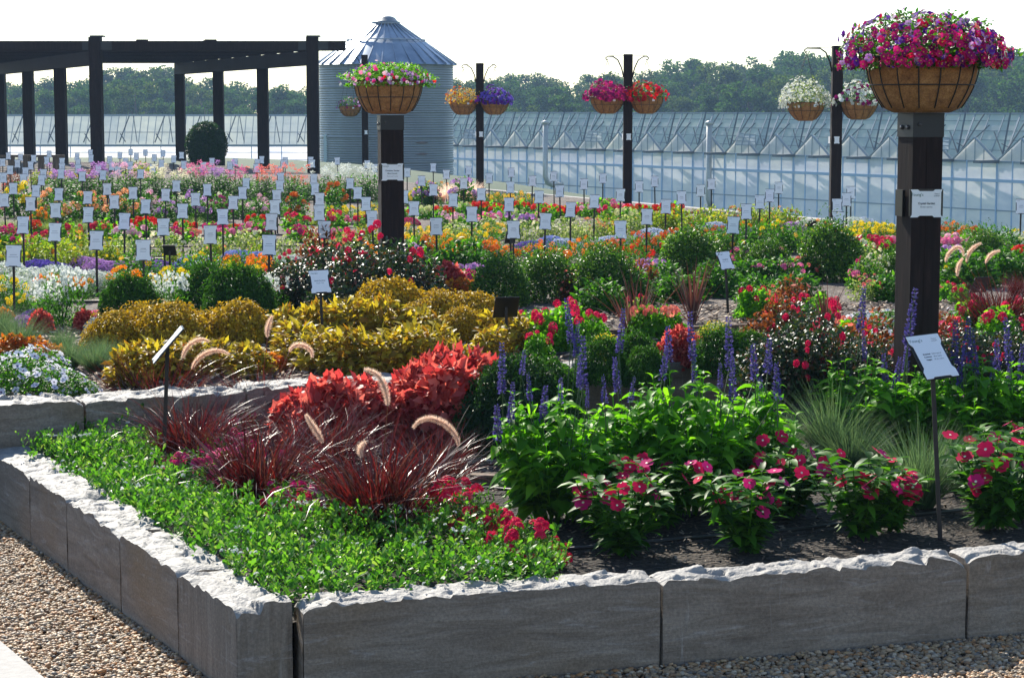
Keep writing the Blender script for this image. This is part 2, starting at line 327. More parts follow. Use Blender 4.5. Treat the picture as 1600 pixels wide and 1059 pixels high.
# greenhouse glazing: milky panels, each its own tone, light shining through
def glazing(name, cols, trans, clear):
    m, nt, b = newmat(name); tc = N(nt, 'TexCoord'); g = N(nt, 'NewGeometry')
    n = N(nt, 'TexNoise', i_Scale=.25, i_Detail=5.); nt.links.new(tc.outputs['Object'], n.inputs[0])
    mp = N(nt, 'Mapping'); mp.inputs['Scale'].default_value = (.6, .6, 1.6); nt.links.new(tc.outputs['Object'], mp.inputs[0]); n2 = N(nt, 'TexNoise', i_Scale=1.2, i_Detail=4.); nt.links.new(mp.outputs[0], n2.inputs[0])
    c = ramp(nt, g.outputs['Random Per Island'], [(i / (len(cols) - 1), q) for i, q in enumerate(cols)])
    c = mix(nt, c, ramp(nt, n.outputs[0], [(.35, (.84, .87, .94)), (.65, (1.1, 1.08, 1.04))]), 1., 'MULTIPLY'); c = mix(nt, c, ramp(nt, n2.outputs[0], [(.35, (.82, .85, .9)), (.6, (1, 1, 1))]), 1., 'MULTIPLY')
    nt.links.new(c, b.inputs['Base Color']); b.inputs['Roughness'].default_value = .5; b.inputs['Specular IOR Level'].default_value = .25; t = N(nt, 'BsdfTranslucent'); nt.links.new(c, t.inputs[0]); ms = N(nt, 'MixShader'); ms.inputs[0].default_value = trans
    nt.links.new(b.outputs[0], ms.inputs[1]); nt.links.new(t.outputs[0], ms.inputs[2]); tr = N(nt, 'BsdfTransparent'); m2 = N(nt, 'MixShader'); m2.inputs[0].default_value = clear; nt.links.new(ms.outputs[0], m2.inputs[1]); nt.links.new(tr.outputs[0], m2.inputs[2]); nt.links.new(m2.outputs[0], nt.nodes['Material Output'].inputs[0])
glazing('glaze_wall', [(.86, .84, .90), (.92, .89, .92), (.95, .90, .84), (.88, .86, .92)], .62, .12)
glazing('glaze_roof', [(.80, .84, .85), (.86, .89, .88), (.90, .91, .88)], .72, .15)
MT = MATS

# ---------------------------------------------------------------- terrain
def sstep(t): t = np.clip(t, 0, 1); return t * t * (3 - 2 * t)
EO = at(640, 285, .5); ED = (at(1600, 372, .5) - EO).normalized(); EN = Vector((-ED.y, ED.x, 0)); EN = EN if EN.x > 0 else -EN
def terrain_z(x, y):
    d = (x - EO.x) * EN.x + (y - EO.y) * EN.y
    base = np.where((y > 14) | ((y > 12) & (x > 4)), .42, 0. * d - .0)
    s = (x - EO.x) * ED.x + (y - EO.y) * ED.y; b = sstep((s + 34) / 34.)
    t = np.clip((d - .3) / 36, 0, 1); za = .42 - 4.72 * ((1 - b) * sstep((d - 2.5) / 42) + b * (1 - (1 - t) ** 2.3)); zb = .42 - 4.72 * sstep((y - 68) / 55)
    return np.where(y > 14, np.minimum(za, zb), base * 0)
xs = np.concatenate([np.linspace(-1500, -70, 14), np.linspace(-66, 66, 67), np.linspace(70, 1500, 14)]); ys = np.concatenate([np.linspace(-60, 10, 8), np.linspace(13.9, 14.1, 2), np.linspace(16, 200, 93), np.linspace(215, 2400, 18)])
X, Y = np.meshgrid(xs, ys); Z = terrain_z(X, Y); nx, ny = len(xs), len(ys)
Vt = np.stack([X.ravel(), Y.ravel(), Z.ravel()], 1); i = np.arange(nx * ny).reshape(ny, nx)
Ft = np.stack([i[:-1, :-1], i[:-1, 1:], i[1:, 1:], i[1:, :-1]], -1).reshape(-1, 4)
ctr = Vt[Ft].mean(1)
tm = np_mesh('ground', Vt, [Ft], [MT['gravel_bed'], MT['lawn_green']], (ctr[:, 1] > 14).astype(int), True)
tag(link('ground', tm), kind='structure')

# corners of the stone walls, from the sight lines
ZW = .33
PA = at(471, 946, ZW)                                   # front wall starts, front top edge
fdir = (at(1513, 868, ZW) - PA).normalized(); fnor = Vector((-fdir.y, fdir.x, 0))
LA = at(370, 951, ZW); ldir = (at(0, 714, ZW) - LA).normalized(); lnor = Vector((ldir.y, -ldir.x, 0))   # lnor: into the bed
SA = at(-60, 638, .54); sdir2 = (at(885, 577, .54) - SA).normalized(); snor = Vector((-sdir2.y, sdir2.x, 0))
TW = .155
def wall_line(px, z, A, d):
    "distance along the line A + t d where it crosses the sight line through photo column px"
    r = Vector((px - 800, 0, 0)); # plane through camera containing vertical column
    k = (px - 800) / FOC       # x = k * depth ; depth ~ y*cp-(z-CAMZ)*sp
    # A.x + t dx = k*((A.y + t dy)*cp - (z-CAMZ)*sp)
    return (k * (A.y * cp - (z - CAMZ) * sp) - A.x) / (d.x - k * d.y * cp)
def sheet(name, pts, z, mat, kind='structure'):
    mb = MB(); mb.add([(p[0], p[1], z) for p in pts], [tuple(range(len(pts)))]); o = mb.build(name, mat); o['kind'] = kind; return o
s_at = lambda t, off=0: SA + sdir2 * t + snor * off
bed1 = [LA + lnor * .16 + ldir * 0 , PA + fnor * .12, PA + fdir * 9 + fnor * .12, s_at(11), s_at(0.3), LA + ldir * 3.6 + lnor * .16]
sheet('bed_soil', bed1, .245, MT['bark_mulch'])
g = [s_at(0, .2), s_at(11.5, .2), EO + ED * 22, EO + ED * 10, EO, EO - ED * 14, (-24, 70), (-44, 70), (-14, 10)]
sheet('garden_soil', [Vector(p) if not isinstance(p, tuple) else Vector((*p, 0)) for p in g], .5, MT['field_soil'])
sheet('gravel_ledge', [EO + EN * 0, EO + ED * 22, EO + ED * 22 + EN * .7, EO + ED * 3 + EN * .5], .46, MT['concrete'])
mb = MB(); q = [at(-40, 978, 0), at(80, 1080, 0), at(-20, 1090, 0), at(-120, 1000, 0)]
mb.add([(*p.xy, z) for z in (-.02, .03) for p in (q[0], q[1], q[2], q[3])], [(4, 7, 6, 5), (0, 1, 5, 4), (1, 2, 6, 5), (2, 3, 7, 6), (3, 0, 4, 7)]); o = mb.build('path_edge', MT['concrete']); o['kind'] = 'structure'

# ---------------------------------------------------------------- stone walls: every block a thing
def vnoise(P, f, seed):
    seed = abs(int(seed))
    "cheap smooth noise at points P (n,3)"
    r = np.random.default_rng(seed); out = np.zeros(len(P))
    for _ in range(7):
        k = r.normal(size=3) * f; out += np.sin(P @ k + r.uniform(0, 6.3)) * r.uniform(.5, 1)
    return out / 4
def ridged(P, f, seed): return 1 - np.abs(vnoise(P, f, seed)) * 2.2
def block(A, d, n, L, T, z0, z1, seed, label, mat='wall_stone', amp=.017, gap=.006):
    "a quarried block from A along d (front top edge), thickness T towards n; rough cloven top"
    nxp, nyp = max(24, int(L / .009)), 24
    u = np.linspace(gap, L - gap, nxp); v = np.linspace(0, T, nyp); U, Vv = np.meshgrid(u, v)
    P = np.stack([U.ravel() + seed * 3.1, Vv.ravel(), np.zeros(U.size)], 1)
    fr = np.random.default_rng(seed + 77); nc = int(26 * L / .5) + 8; C = np.stack([fr.uniform(0, L, nc), fr.uniform(-.02, T + .02, nc)], 1); tl = fr.normal(size=(nc, 2)) * .14; hz = fr.normal(size=nc) * .13
    q2 = np.stack([U.ravel(), Vv.ravel()], 1) + .012 * np.stack([vnoise(P, 22, seed + 3), vnoise(P, 22, seed + 4)], 1); D2 = ((q2[:, None] - C[None]) ** 2 * [1, 2.2]).sum(-1); ii = np.argsort(D2, 1)[:, :2]
    w2 = np.take_along_axis(D2, ii, 1); w2 = 1 / (w2 + 5e-6) ** 9; w2 /= w2.sum(1, keepdims=True); hf = (w2 * (hz[ii] * amp + ((q2[:, None] - C[ii]) * tl[ii]).sum(-1))).sum(1)
    z = z1 + hf + amp * .32 * vnoise(P, 5, seed) + amp * .10 * ridged(P, 34, seed + 2) + amp * .07 * ridged(P, 80, seed + 6)
    ed = np.minimum.reduce([U.ravel() - gap, L - gap - U.ravel()]); z -= .02 * np.exp(-ed / .02) * (1 + vnoise(P, 20, seed))
    edge = (.5 + .5 * np.sin(U.ravel() * 37 + seed) * np.sin(U.ravel() * 13 + 2 * seed))
    z -= (.004 + .006 * edge) * np.exp(-Vv.ravel() / .022)                       # chipped front arris
    X_, Y_ = U.ravel(), Vv.ravel() + .004 * vnoise(P, 25, seed + 5) * (Vv.ravel() > 0)
    top = np.stack([X_, Y_, z], 1); nb = 12; idx = np.arange(nxp * nyp).reshape(nyp, nxp)
    V = [top]; F = [np.stack([idx[:-1, :-1], idx[:-1, 1:], idx[1:, 1:], idx[1:, :-1]], -1).reshape(-1, 4)]; mi = [np.ones(len(F[0]), int)]; b = len(top)
    def side(ring, outward, rough):
        nonlocal b
        k = len(ring); t = np.linspace(0, 1, nb)[:, None]
        zz = top[ring, 2][None] * (1 - t) + z0 * t
        xy = np.repeat(top[ring, :2][None], nb, 0).copy(); Q = np.stack([xy[..., 0], xy[..., 1], zz], -1).reshape(-1, 3)
        off = rough * vnoise(Q * [1, 1, 1.5] + seed, 7, seed + 9) + rough * .4 * ridged(Q + seed, 22, seed + 10); off = off.reshape(nb, k) * np.minimum(1, t * 8)
        xy[..., 0] += outward[0] * off; xy[..., 1] += outward[1] * off
        V.append(np.concatenate([xy, zz[..., None]], -1).reshape(-1, 3)); j = np.arange(nb * k).reshape(nb, k) + b
        F.append(np.stack([j[:-1, :-1], j[1:, :-1], j[1:, 1:], j[:-1, 1:]], -1).reshape(-1, 4)); mi.append(np.zeros(len(F[-1]), int)); b += nb * k
    side(idx[0], (0, -1), .003); side(idx[:, -1], (1, 0), .006); side(idx[-1][::-1], (0, 1), .003); side(idx[::-1, 0], (-1, 0), .006)
    V = np.concatenate(V); cen = np.array([L / 2, T / 2, 0]); V = V - cen
    me = np_mesh('stone_block', V, F, [MT[mat], MT['stone_top']], np.concatenate(mi), True)
    o = link('stone_block', me); M = Matrix((( d.x, n.x, 0), (d.y, n.y, 0), (0, 0, 1))).to_4x4(); c = Vector(A) + d * L / 2 + n * T / 2
    M.translation = (c.x, c.y, 0); o.matrix_world = M
    for p in me.polygons: pass
    tag(o, label, 'stone block', 'stone blocks of the garden walls'); return o
fj = [0] + [wall_line(x, ZW, PA, fdir) for x in (1034, 1513, 2060)]
names = ['long grey stone block starting at the corner of the front wall', 'longest stone block with pale scratches below the pink flowers', 'stone block beyond the wide crack in the front wall']
for k in range(3):
    block(PA + fdir * fj[k], fdir, fnor, fj[k + 1] - fj[k], TW, -.05, ZW - .005 * (k == 1), 11 + k * 7, names[k], amp=.02)
lj = [0] + [wall_line(x, ZW, LA, ldir) for x in (277, 187, 104, 46, -30)]
nm = ['corner stone block with streaked sawn end facing the gravel', 'second stone block back from the corner along the gravel', 'middle stone block of the wall beside the sunny gravel', 'fourth stone block back from the corner along the gravel', 'farthest narrow stone block of the wall beside the sunny gravel']
# the left wall: front face is its outer side; d runs away from the corner, n into the bed
for k in range(5):
    block(LA + ldir * lj[k], ldir, lnor, lj[k + 1] - lj[k], .2, -.05, ZW + (.004 if k % 2 else 0), 41 + k * 5, nm[k], 'wall_stone' if k else 'wall_stone_sawn', amp=.02)
# flip left wall winding (mirrored frame)
sj = [wall_line(x, .54, SA, sdir2) for x in (-60, 132, 385, 600, 790, 985, 1230)]
for k in range(6):
    block(s_at(sj[k]), sdir2, snor, sj[k + 1] - sj[k], .24, .1, .54 + (.01 if k == 2 else 0), 71 + k * 3, ['big stone block of the upper wall below the white petunias', 'upper wall stone block right of the first joint behind red grass', 'upper wall stone block hidden behind the red grass plumes', 'pale upper wall stone block behind the red coleus mounds', 'upper wall stone block between red coleus and green mound', 'upper wall stone block behind the blue salvia spikes'][k], amp=.02)
o = block(at(-30, 699, ZW), (at(105, 697, ZW) - at(-30, 699, ZW)).normalized(), Vector((0, 1, 0)), .44, .3, 0, ZW - .01, 5, 'low flat stone block at the foot of the upper wall', amp=.014)

# ---------------------------------------------------------------- loose ground cover: pebbles, chips
bmx = bmesh.new(); bmesh.ops.create_icosphere(bmx, subdivisions=1, radius=1); IT = np.array([v.co[:] for v in bmx.verts]); IF = np.array([[v.index for v in f.verts] for f in bmx.faces]); bmx.free()
def inside(P, poly):
    x, y = P[:, 0], P[:, 1]; r = np.zeros(len(P), bool); k = len(poly)
    for a in range(k):
        x1, y1 = poly[a][0], poly[a][1]; x2, y2 = poly[(a + 1) % k][0], poly[(a + 1) % k][1]
        r ^= ((y1 > y) != (y2 > y)) & (x < (x2 - x1) * (y - y1) / (y2 - y1 + 1e-12) + x1)
    return r
def poly_pts(poly, n):
    a = np.array([p[:2] for p in poly]); lo, hi = a.min(0), a.max(0); out = []
    while sum(map(len, out)) < n:
        P = rng.uniform(lo, hi, (n * 2, 2)); out.append(P[inside(P, a)])
    return np.concatenate(out)[:n]
def rot(n):
    d = rng.normal(size=(n, 3)); return frames(d, rng.normal(size=(n, 3)))
def pebbles(poly, n, z, rmin=.005, rmax=.0120):
    P = poly_pts(poly, n); r = rng.uniform(rmin, rmax, n) * rng.choice([1, 1, 1.3], n)
    M = frames(norm(np.stack([rng.normal(size=n), rng.normal(size=n), .25 * rng.normal(size=n)], 1)), np.tile([0., 0, 1], (n, 1)), .4) * np.stack([rng.uniform(1, 1.5, n), rng.uniform(.7, 1.05, n), rng.uniform(.45, .8, n)], 1)[:, None, :]
    V, F = scatter(IT, IF, M, np.column_stack([P, z + r * .2 + rng.uniform(0, .012, n)]), r); return V, F
A0 = [at(-30, 800, 0), at(400, 1080, 0), at(40, 1085, 0), at(-60, 980, 0)]
A0 = [LA - lnor * .0 + ldir * 3.6 - Vector((0, 0, ZW)), LA - lnor * .0 - ldir * .6, at(330, 1085, 0), at(60, 1085, 0), at(-30, 985, 0)]
A1 = [PA - ldir * .0 - fdir * .5 - fnor * .0, PA + fdir * 3.6, at(1640, 1090, 0), at(330, 1090, 0)]
V1, F1 = pebbles(A0, 9500, 0); V2, F2 = pebbles(A1, 8500, 0); V, F, mi = join([(V1, F1, 0), (V2, F2, 0)])
tag(link('gravel', np_mesh('gravel', V, F, MT['pebble'], None, True)), kind='stuff')
def chips(poly, n, z, s=.022):
    P = poly_pts(poly, n); T = np.array([(-1, -.35, 0), (1, -.3, .05), (.9, .35, .1), (-.8, .4, .02), (-1, -.35, -.12), (1, -.3, -.1), (.9, .35, -.05), (-.8, .4, -.1)]); F = np.array([(0, 1, 2), (0, 2, 3), (4, 6, 5), (4, 7, 6), (0, 4, 5), (0, 5, 1), (1, 5, 6), (1, 6, 2), (2, 6, 7), (2, 7, 3), (3, 7, 4), (3, 4, 0)])
    M = frames(norm(np.column_stack([rng.normal(size=(n, 2)), .3 * rng.normal(size=n)])), np.tile([0., 0, 1], (n, 1)), .6)
    return scatter(T, F, M, np.column_stack([P, z + rng.uniform(.004, .02, n)]), rng.uniform(.35, 1.2, n) * s)
V1, F1 = chips([PA + fdir * .6 + fnor * .5, PA + fdir * 5 + fnor * .3, s_at(8.5), s_at(3)], 8000, .25, .011)
V2, F2 = chips([s_at(0, .25), s_at(9, .25), at(1640, 470, .5), at(-20, 500, .5)], 9000, .505, .026)
V3, F3 = chips([at(600, 720, .25), at(800, 730, .25), at(800, 690, .25), at(650, 690, .25)], 900, .252, .02)
V, F, mi = join([(V2, F2, 0), (V3, F3, 0), (V1, F1, 1)])
tag(link('bark_chips', np_mesh('bark_chips', V, F, [MT['chip'], MT['chip_dark']], mi)), kind='stuff')

# ---------------------------------------------------------------- plant builders; each returns [(part name, mesh)], unit: metres
def dome(n, Rr, H, lo=.55, up=0., bump=.12, full=False):
    "points in the outer shell of a dome of radius Rr and height H with an uneven outline"
    d = norm(rng.normal(size=(n, 3))); d[:, 2] = np.abs(d[:, 2]) ** (1 - .4 * up) if not full else d[:, 2]
    f = lo + (1 - lo) * rng.uniform(0, 1, n) ** .6; k = 1 + bump * vnoise(d * 1., 4, int(rng.integers(1e6))) + bump * .7 * vnoise(d, 9, int(rng.integers(1e6)))
    P = d * (f * k)[:, None] * [Rr, Rr, H]; return P, d
def leaves(n, Rr, H, T, F, mat, lo=.5, up=.3, droop=0., spread=.8, bump=.14, roll=.5, smin=.6, zoff=0.):
    P, d = dome(n, Rr, H, lo, up, bump); P[:, 2] += zoff
    ax = norm(d * [1, 1, .5] + spread * rng.normal(size=(n, 3)) * [1, 1, .6] + [0, 0, .35 - droop]); nrm = norm(d + [0, 0, .8] + .5 * rng.normal(size=(n, 3)))
    return scatter(T, F, frames(ax, nrm, roll), P, rng.uniform(smin, 1.15, n))
def foliage(parts, mat, name='foliage'): 
    V, F, mi = join([(v, f, 0) for v, f in parts]); return (name, np_mesh(name, V, F, MT[mat]))
def twigs(n, Rr, H, r=.004):
    mb = MB()
    for k in range(n):
        a = rng.uniform(0, 6.28); s = rng.uniform(.2, .8); mb.tube([(0, 0, 0), (s * Rr * .5 * math.cos(a), s * Rr * .5 * math.sin(a), H * .4), (s * Rr * math.cos(a), s * Rr * math.sin(a), H * .8)], [r, r * .8, r * .4], 4, 0, False)
    return np.array(mb.v), np.array([(q[0], q[1], q[2]) for q in mb.f] + [(q[0], q[2], q[3]) for q in mb.f])
def blooms(n, Rr, H, T, F, mat, size_var=.25, face=.5, topz=.25, out=1.04, name='blossoms', eye=None, eyer=.2, zmin=0.):
    P, d = dome(n, Rr * out, H * out, .9, .4, .1)
    P[:, 2] = np.maximum(P[:, 2], H * topz * rng.uniform(.8, 1.3, n)); ax = norm(d + face * rng.normal(size=(n, 3)) + [0, -.0, .5])
    M = frames(ax, rng.normal(size=(n, 3))); S = rng.uniform(1 - size_var, 1 + size_var, n); V, FF = scatter(T, F, M, P, S); pr = [(V, FF, 0)]
    mats = [MT[mat]]
    if eye:
        k = 6; r = eyer; T2 = np.array([(.012, 0, 0)] + [(.004, r * math.cos(6.283 * i / k), r * math.sin(6.283 * i / k)) for i in range(k)]); F2 = np.array([(0, i + 1, (i + 1) % k + 1) for i in range(k)])
        V2, FF2 = scatter(T2, F2, M, P, S); pr.append((V2, FF2, 1)); mats.append(MT[eye])
    V, F_, mi = join(pr); return (name, np_mesh(name, V, F_, mats, mi))
def bush(lm='green', n=420, Rr=.2, H=.24, L=.05, W=.025, lo=.4, droop=0., fl=None, nf=14, fs=.03, ft='pom', spread=.8, hi=False, bump=.14, topz=.45, eye=None, flface=.4):
    T, F = (leaf(L, W, .3, .3) if hi else leaf_lo(L, W)); parts = [leaves(n, Rr, H, T, F, lm, lo, .3, droop, spread, bump)]
    parts.append(leaves(n // 3, Rr * .75, H * .6, T, F, lm, .2, 0, droop, spread)); parts.append(twigs(8, Rr * .7, H * .8)); out = [foliage(parts, lm)]
    if fl:
        if ft == 'pom': T, F = pom(fs, 20)
        elif ft == 'ball': T, F = umbel(fs, 12, .5, 1.1)
        elif ft == 'flat': T, F = umbel(fs, 10, .5, .5)
        elif ft == 'star': T, F = star(fs, 5, .2, .95)
        elif ft == 'daisy': T, F = star(fs, 9, .1, .8)
        elif ft == 'tiny': T, F = star(fs, 4, .1, .95)
        out.append(blooms(nf, Rr, H, T, F, 'petal_' + fl, name='blossoms', topz=topz, eye=eye, eyer=fs * .25, face=flface))
    return out
def carpet(lm, fl, Rr, H, n=900, fs=.0065, nl=700):
    T, F = leaf_lo(.022, .01); out = [foliage([leaves(nl, Rr * .97, H * .95, T, F, lm, .6, .2)], lm)]
    T, F = umbel(fs * 1.6, 4, .7, .6); out.append(blooms(n, Rr, H, T, F, 'petal_' + fl, face=.35, topz=.02, out=1.0, name='blossoms')); return out
def blades(n, Rr, H, w, mat, arch=.5, seg=5, spread=.5, base=.05, curl=.3, nm='foliage'):
    a = rng.uniform(0, 2 * np.pi, n); le = H * rng.uniform(.45, 1.2, n); tilt = spread * rng.uniform(0, 1, n) ** .7; b0 = rng.uniform(0, base, n)
    t = np.linspace(0, 1, seg + 1)[None]; th = tilt[:, None] + (arch * rng.uniform(.4, 1.5, n))[:, None] * t ** 1.6 * 1.6
    dr = np.sin(th) * le[:, None] / seg; dz = np.cos(th) * le[:, None] / seg
    r = b0[:, None] + np.concatenate([np.zeros((n, 1)), np.cumsum(dr[:, 1:], 1)], 1); z = np.concatenate([np.zeros((n, 1)), np.cumsum(dz[:, 1:], 1)], 1)
    aa = a[:, None] + curl * rng.normal(size=(n, 1)) * t; x, y = r * np.cos(aa), r * np.sin(aa); tw = rng.uniform(-1.2, 1.2, n)[:, None] + a[:, None] + np.pi / 2
    ww = w * rng.uniform(.6, 1.2, n)[:, None] * (1 - t ** 2.2) * .5 + w * .03; sx, sy = np.cos(tw) * ww, np.sin(tw) * ww
    A = np.stack([x - sx, y - sy, z], -1); B = np.stack([x + sx, y + sy, z], -1); V = np.stack([A, B], 2).reshape(-1, 3)
    i0 = (np.arange(n) * 2 * (seg + 1))[:, None] + 2 * np.arange(seg)[None]; F = np.stack([i0, i0 + 1, i0 + 3, i0 + 2], -1).reshape(-1, 4)
    return V, F
def spike(L=.2, r=.020, mat='petal_salvia', dens=1.):
    "salvia flower spike standing on +Z with its stem"
    mb = MB(); mb.tube([(0, 0, -.12), (0, 0, L * .5), (0, 0, L)], [.0028, .002, .001], 5, 1); T, F = leaf_lo(.017, .011, -.3, .5)
    n = int(250 * dens * L / .2); z = rng.uniform(0, 1, n); z = np.round(z * 13) / 13 + rng.normal(size=n) * .008; a = rng.uniform(0, 6.283, n); rr = r * (1 - .55 * np.clip(z, 0, 1) ** 2)
    d = np.stack([np.cos(a), np.sin(a), .5 + .4 * rng.normal(size=n)], 1); P = np.stack([np.cos(a) * rr * .35, np.sin(a) * rr * .35, z * L], 1)
    V, FF = scatter(T, F, frames(norm(d), rng.normal(size=(n, 3))), P, rng.uniform(.7, 1.2, n) * (1.05 - .5 * z.clip(0, 1)) * r / .020)
    tv = np.array(mb.v); tf = np.array([(q[0], q[1], q[2]) for q in mb.f if len(q) == 4] + [(q[0], q[2], q[3]) for q in mb.f if len(q) == 4])
    Vv, F2, mi = join([(V, FF, 0), (tv, tf, 1)]); return np_mesh('flower_spike', Vv, F2, [MT[mat], MT['stem']], mi)
def plume_mesh(pts, r=.024):
    "bristly seed plume along the given points"
    pts = np.array(pts, float); seg = np.r_[0, np.cumsum(np.linalg.norm(np.diff(pts, axis=0), axis=1))]; L = seg[-1]; t0 = seg / L; t = np.linspace(0, 1, 14)
    c = np.polyfit(t0, pts, min(3, len(pts) - 1)); Q = sum(c[i][None] * t[:, None] ** (len(c) - 1 - i) for i in range(len(c))); dQ = norm(np.gradient(Q, axis=0)); mb = MB(); mb.tube([tuple(q) for q in Q], [.0026] * 13 + [.001], 6, 0)
    n = int(17000 * L); s = rng.uniform(0, 1, n); P = np.stack([np.interp(s, t, Q[:, i]) for i in range(3)], 1); D = norm(np.stack([np.interp(s, t, dQ[:, i]) for i in range(3)], 1)); d = norm(D * .55 + norm(np.cross(D, rng.normal(size=(n, 3)))))
    T = np.array([(0, -.0005, 0), (0, .0005, 0), (1., 0, 0)]); V, F = scatter(T * [r, 1, 1], np.array([(0, 1, 2)]), frames(d, rng.normal(size=(n, 3))), P, rng.uniform(.6, 1.15, n) * (.55 + .45 * np.sin(np.pi * s ** .8)))
    tv = np.array(mb.v); tf = np.array([(q[0], q[1], q[2]) for q in mb.f if len(q) == 4] + [(q[0], q[2], q[3]) for q in mb.f if len(q) == 4]); V, F2, mi = join([(V, F, 0), (tv, tf, 0)]); return np_mesh('seed_plume', V, F2, MT['plume'])
def salvia_body(H=.45, Rr=.27, ns=44):
    "upright stems carrying pairs of broad drooping leaves"
    T, F = leaf(.098, .052, .5, .35, n=4, wide=.38); P, D, S = [], [], []; mb = MB()
    for k in range(ns):
        a = rng.uniform(0, 6.28); rr = Rr * math.sqrt(rng.uniform(.02, 1)); h = H * rng.uniform(.7, 1.08) * (1 - .4 * (rr / Rr) ** 2); bx, by = rr * math.cos(a), rr * math.sin(a)
        f = lambda t: np.array([bx * (.35 + .65 * t ** .7), by * (.35 + .65 * t ** .7), h * t]); mb.tube([f(0), f(.5), f(1)], [.004, .003, .002], 4, 0, False)
        lv = 9
        for j in range(lv):
            t = .18 + .82 * j / (lv - 1); an = a + j * 1.57 + rng.normal() * .3
            for q in (0, math.pi): P.append(f(t)); D.append((math.cos(an + q), math.sin(an + q), .35 + .25 * rng.normal() + (.5 if j == lv - 1 else 0))); S.append((1.1 - .5 * (t > .93) - .2 * t) * rng.uniform(.75, 1.2))
    P, D = np.array(P), np.array(D); L1 = scatter(T, F, frames(D, np.tile([0., 0, 1], (len(P), 1)), .35), P, S)
    return foliage([L1, (np.array(mb.v), np.array([(q[0], q[1], q[2]) for q in mb.f] + [(q[0], q[2], q[3]) for q in mb.f]))], 'green_bright')
def cleome(fl, H=.52, Rr=.25):
    T, F = leaf(.06, .018, .3, .2); parts = [leaves(900, Rr, H * .86, T, F, 'green', .35, .2, .1, .8, .1), leaves(450, Rr * .7, H * .6, T, F, 'green', .2, 0), twigs(14, Rr * .8, H)]
    out = [foliage(parts, 'green')]; k = 18; P = np.stack([rng.uniform(-1, 1, k) * Rr * .95, rng.uniform(-1, 1, k) * Rr * .95, H * rng.uniform(.7, 1.15, k)], 1); VV = []
    T, F = leaf_lo(.026, .011, -.2, .2); n = 40
    for p in P:
        d = norm(rng.normal(size=(n, 3)) + [0, 0, .3]); VV.append((*scatter(T, F, frames(d, rng.normal(size=(n, 3))), p + d * .022 * rng.uniform(.3, 1.6, (n, 1)), rng.uniform(.6, 1.2, n)), 0))
    V, F2, mi = join(VV); out.append(('blossoms', np_mesh('blossoms', V, F2, MT['petal_' + fl]))); return out
def rosebush(Rr=.42, H=.5, fl='rose', nf=9, n=2800, lm='rose_leaf'):
    T, F = leaf(.046, .03, .25, .3); parts = [leaves(n, Rr, H, T, F, lm, .45, .2, 0, 1., .2), leaves(n // 3, Rr * .7, H * .6, T, F, lm, .2), twigs(22, Rr, H * 1.05, .005)]; out = [foliage(parts, lm)]
    T, F = pom(.027, 34, .6, .9); P, d = dome(nf, Rr, H, .95, .5, .15); P[:, 2] = np.maximum(P[:, 2], H * .45)
    cl = rng.integers(0, nf, nf * 2); P = P[cl] + rng.normal(size=(nf * 2, 3)) * .035; d = norm(P / [Rr, Rr, H] + .4 * rng.normal(size=P.shape)); out.append(('blossoms', np_mesh('blossoms', *[(q := scatter(T, F, frames(d, rng.normal(size=d.shape)), P * 1.04, rng.uniform(.7, 1.15, len(P))))[0], [q[1]]], MT['petal_' + fl]))); return out
def drape(lm, Rr, H, L=.03, W=.012, n=3200):
    "mound of small leaves hanging in overlapping tresses"
    T, F = leaf_lo(L, W, .5, .3); V = []; k = 60
    P0, d0 = dome(k, Rr, H, .9, .2, .2)
    m = n // k
    for p, d in zip(P0, d0):
        t = rng.uniform(0, 1, m)[:, None]; run = np.array([d[0], d[1], 0]) / (np.linalg.norm(d[:2]) + .05)
        P = p + run * (t * Rr * .42) + np.array([0, 0, -1.]) * (t ** 1.7 * H * .42) + rng.normal(size=(m, 3)) * .014; P[:, 2] = np.maximum(P[:, 2], .01)
        D = norm(run * .7 + np.array([0, 0, -.35]) + .55 * rng.normal(size=(m, 3))); V.append(scatter(T, F, frames(D, norm(d + [0, 0, .6] + .4 * rng.normal(size=(m, 3))), .4), P, rng.uniform(.6, 1.2, m)))
    V.append(leaves(n // 3, Rr * .85, H * .8, T, F, lm, .3)); return [foliage(V, lm)]
def compact(lm, Rr, H, L, W, n):
    "tight rounded mound of small drooping leaves"
    T, F = leaf_lo(L, W, .5, .3); return [foliage([leaves(n, Rr, H, T, F, lm, .86, .1, .75, .7, .13, .6), leaves(n // 3, Rr * .88, H * .86, T, F, lm, .7, .1, .6), leaves(n // 8, Rr * 1.03, H * 1.05, T, F, lm, .95, .4, .2)], lm)]
def serrated(L, W):
    "lobed coleus leaf"
    k = 5; vs = [(0, 0, 0)]; fs = []
    for i in range(1, k + 1):
        t = i / k; wv = W / 2 * math.sin(math.pi * min(.97, t ** .75)); vs += [(L * (t - .03), -wv * (1.15 if i % 2 else .75), .15 * wv - .3 * L * t * t), (L * (t - .06), 0, -.3 * L * t * t), (L * (t - .03), wv * (1.15 if i % 2 else .75), .15 * wv - .3 * L * t * t)]
    fs = [(0, 1, 2), (0, 2, 3)]
    for i in range(k - 1):
        a = 1 + 3 * i; b = a + 3; fs += [(a, b, b + 1), (a, b + 1, a + 1), (a + 1, b + 1, b + 2), (a + 1, b + 2, a + 2)]
    return np.array(vs), np.array(fs)
def coleus(lm, Rr=.2, H=.24, L=.06, W=.04, n=520, bump=.16):
    T, F = serrated(L, W); return [foliage([leaves(n, Rr, H, T, F, lm, .78, .4, .25, .5, bump, .3), leaves(n // 2, Rr * .8, H * .75, T, F, lm, .3)], lm)]
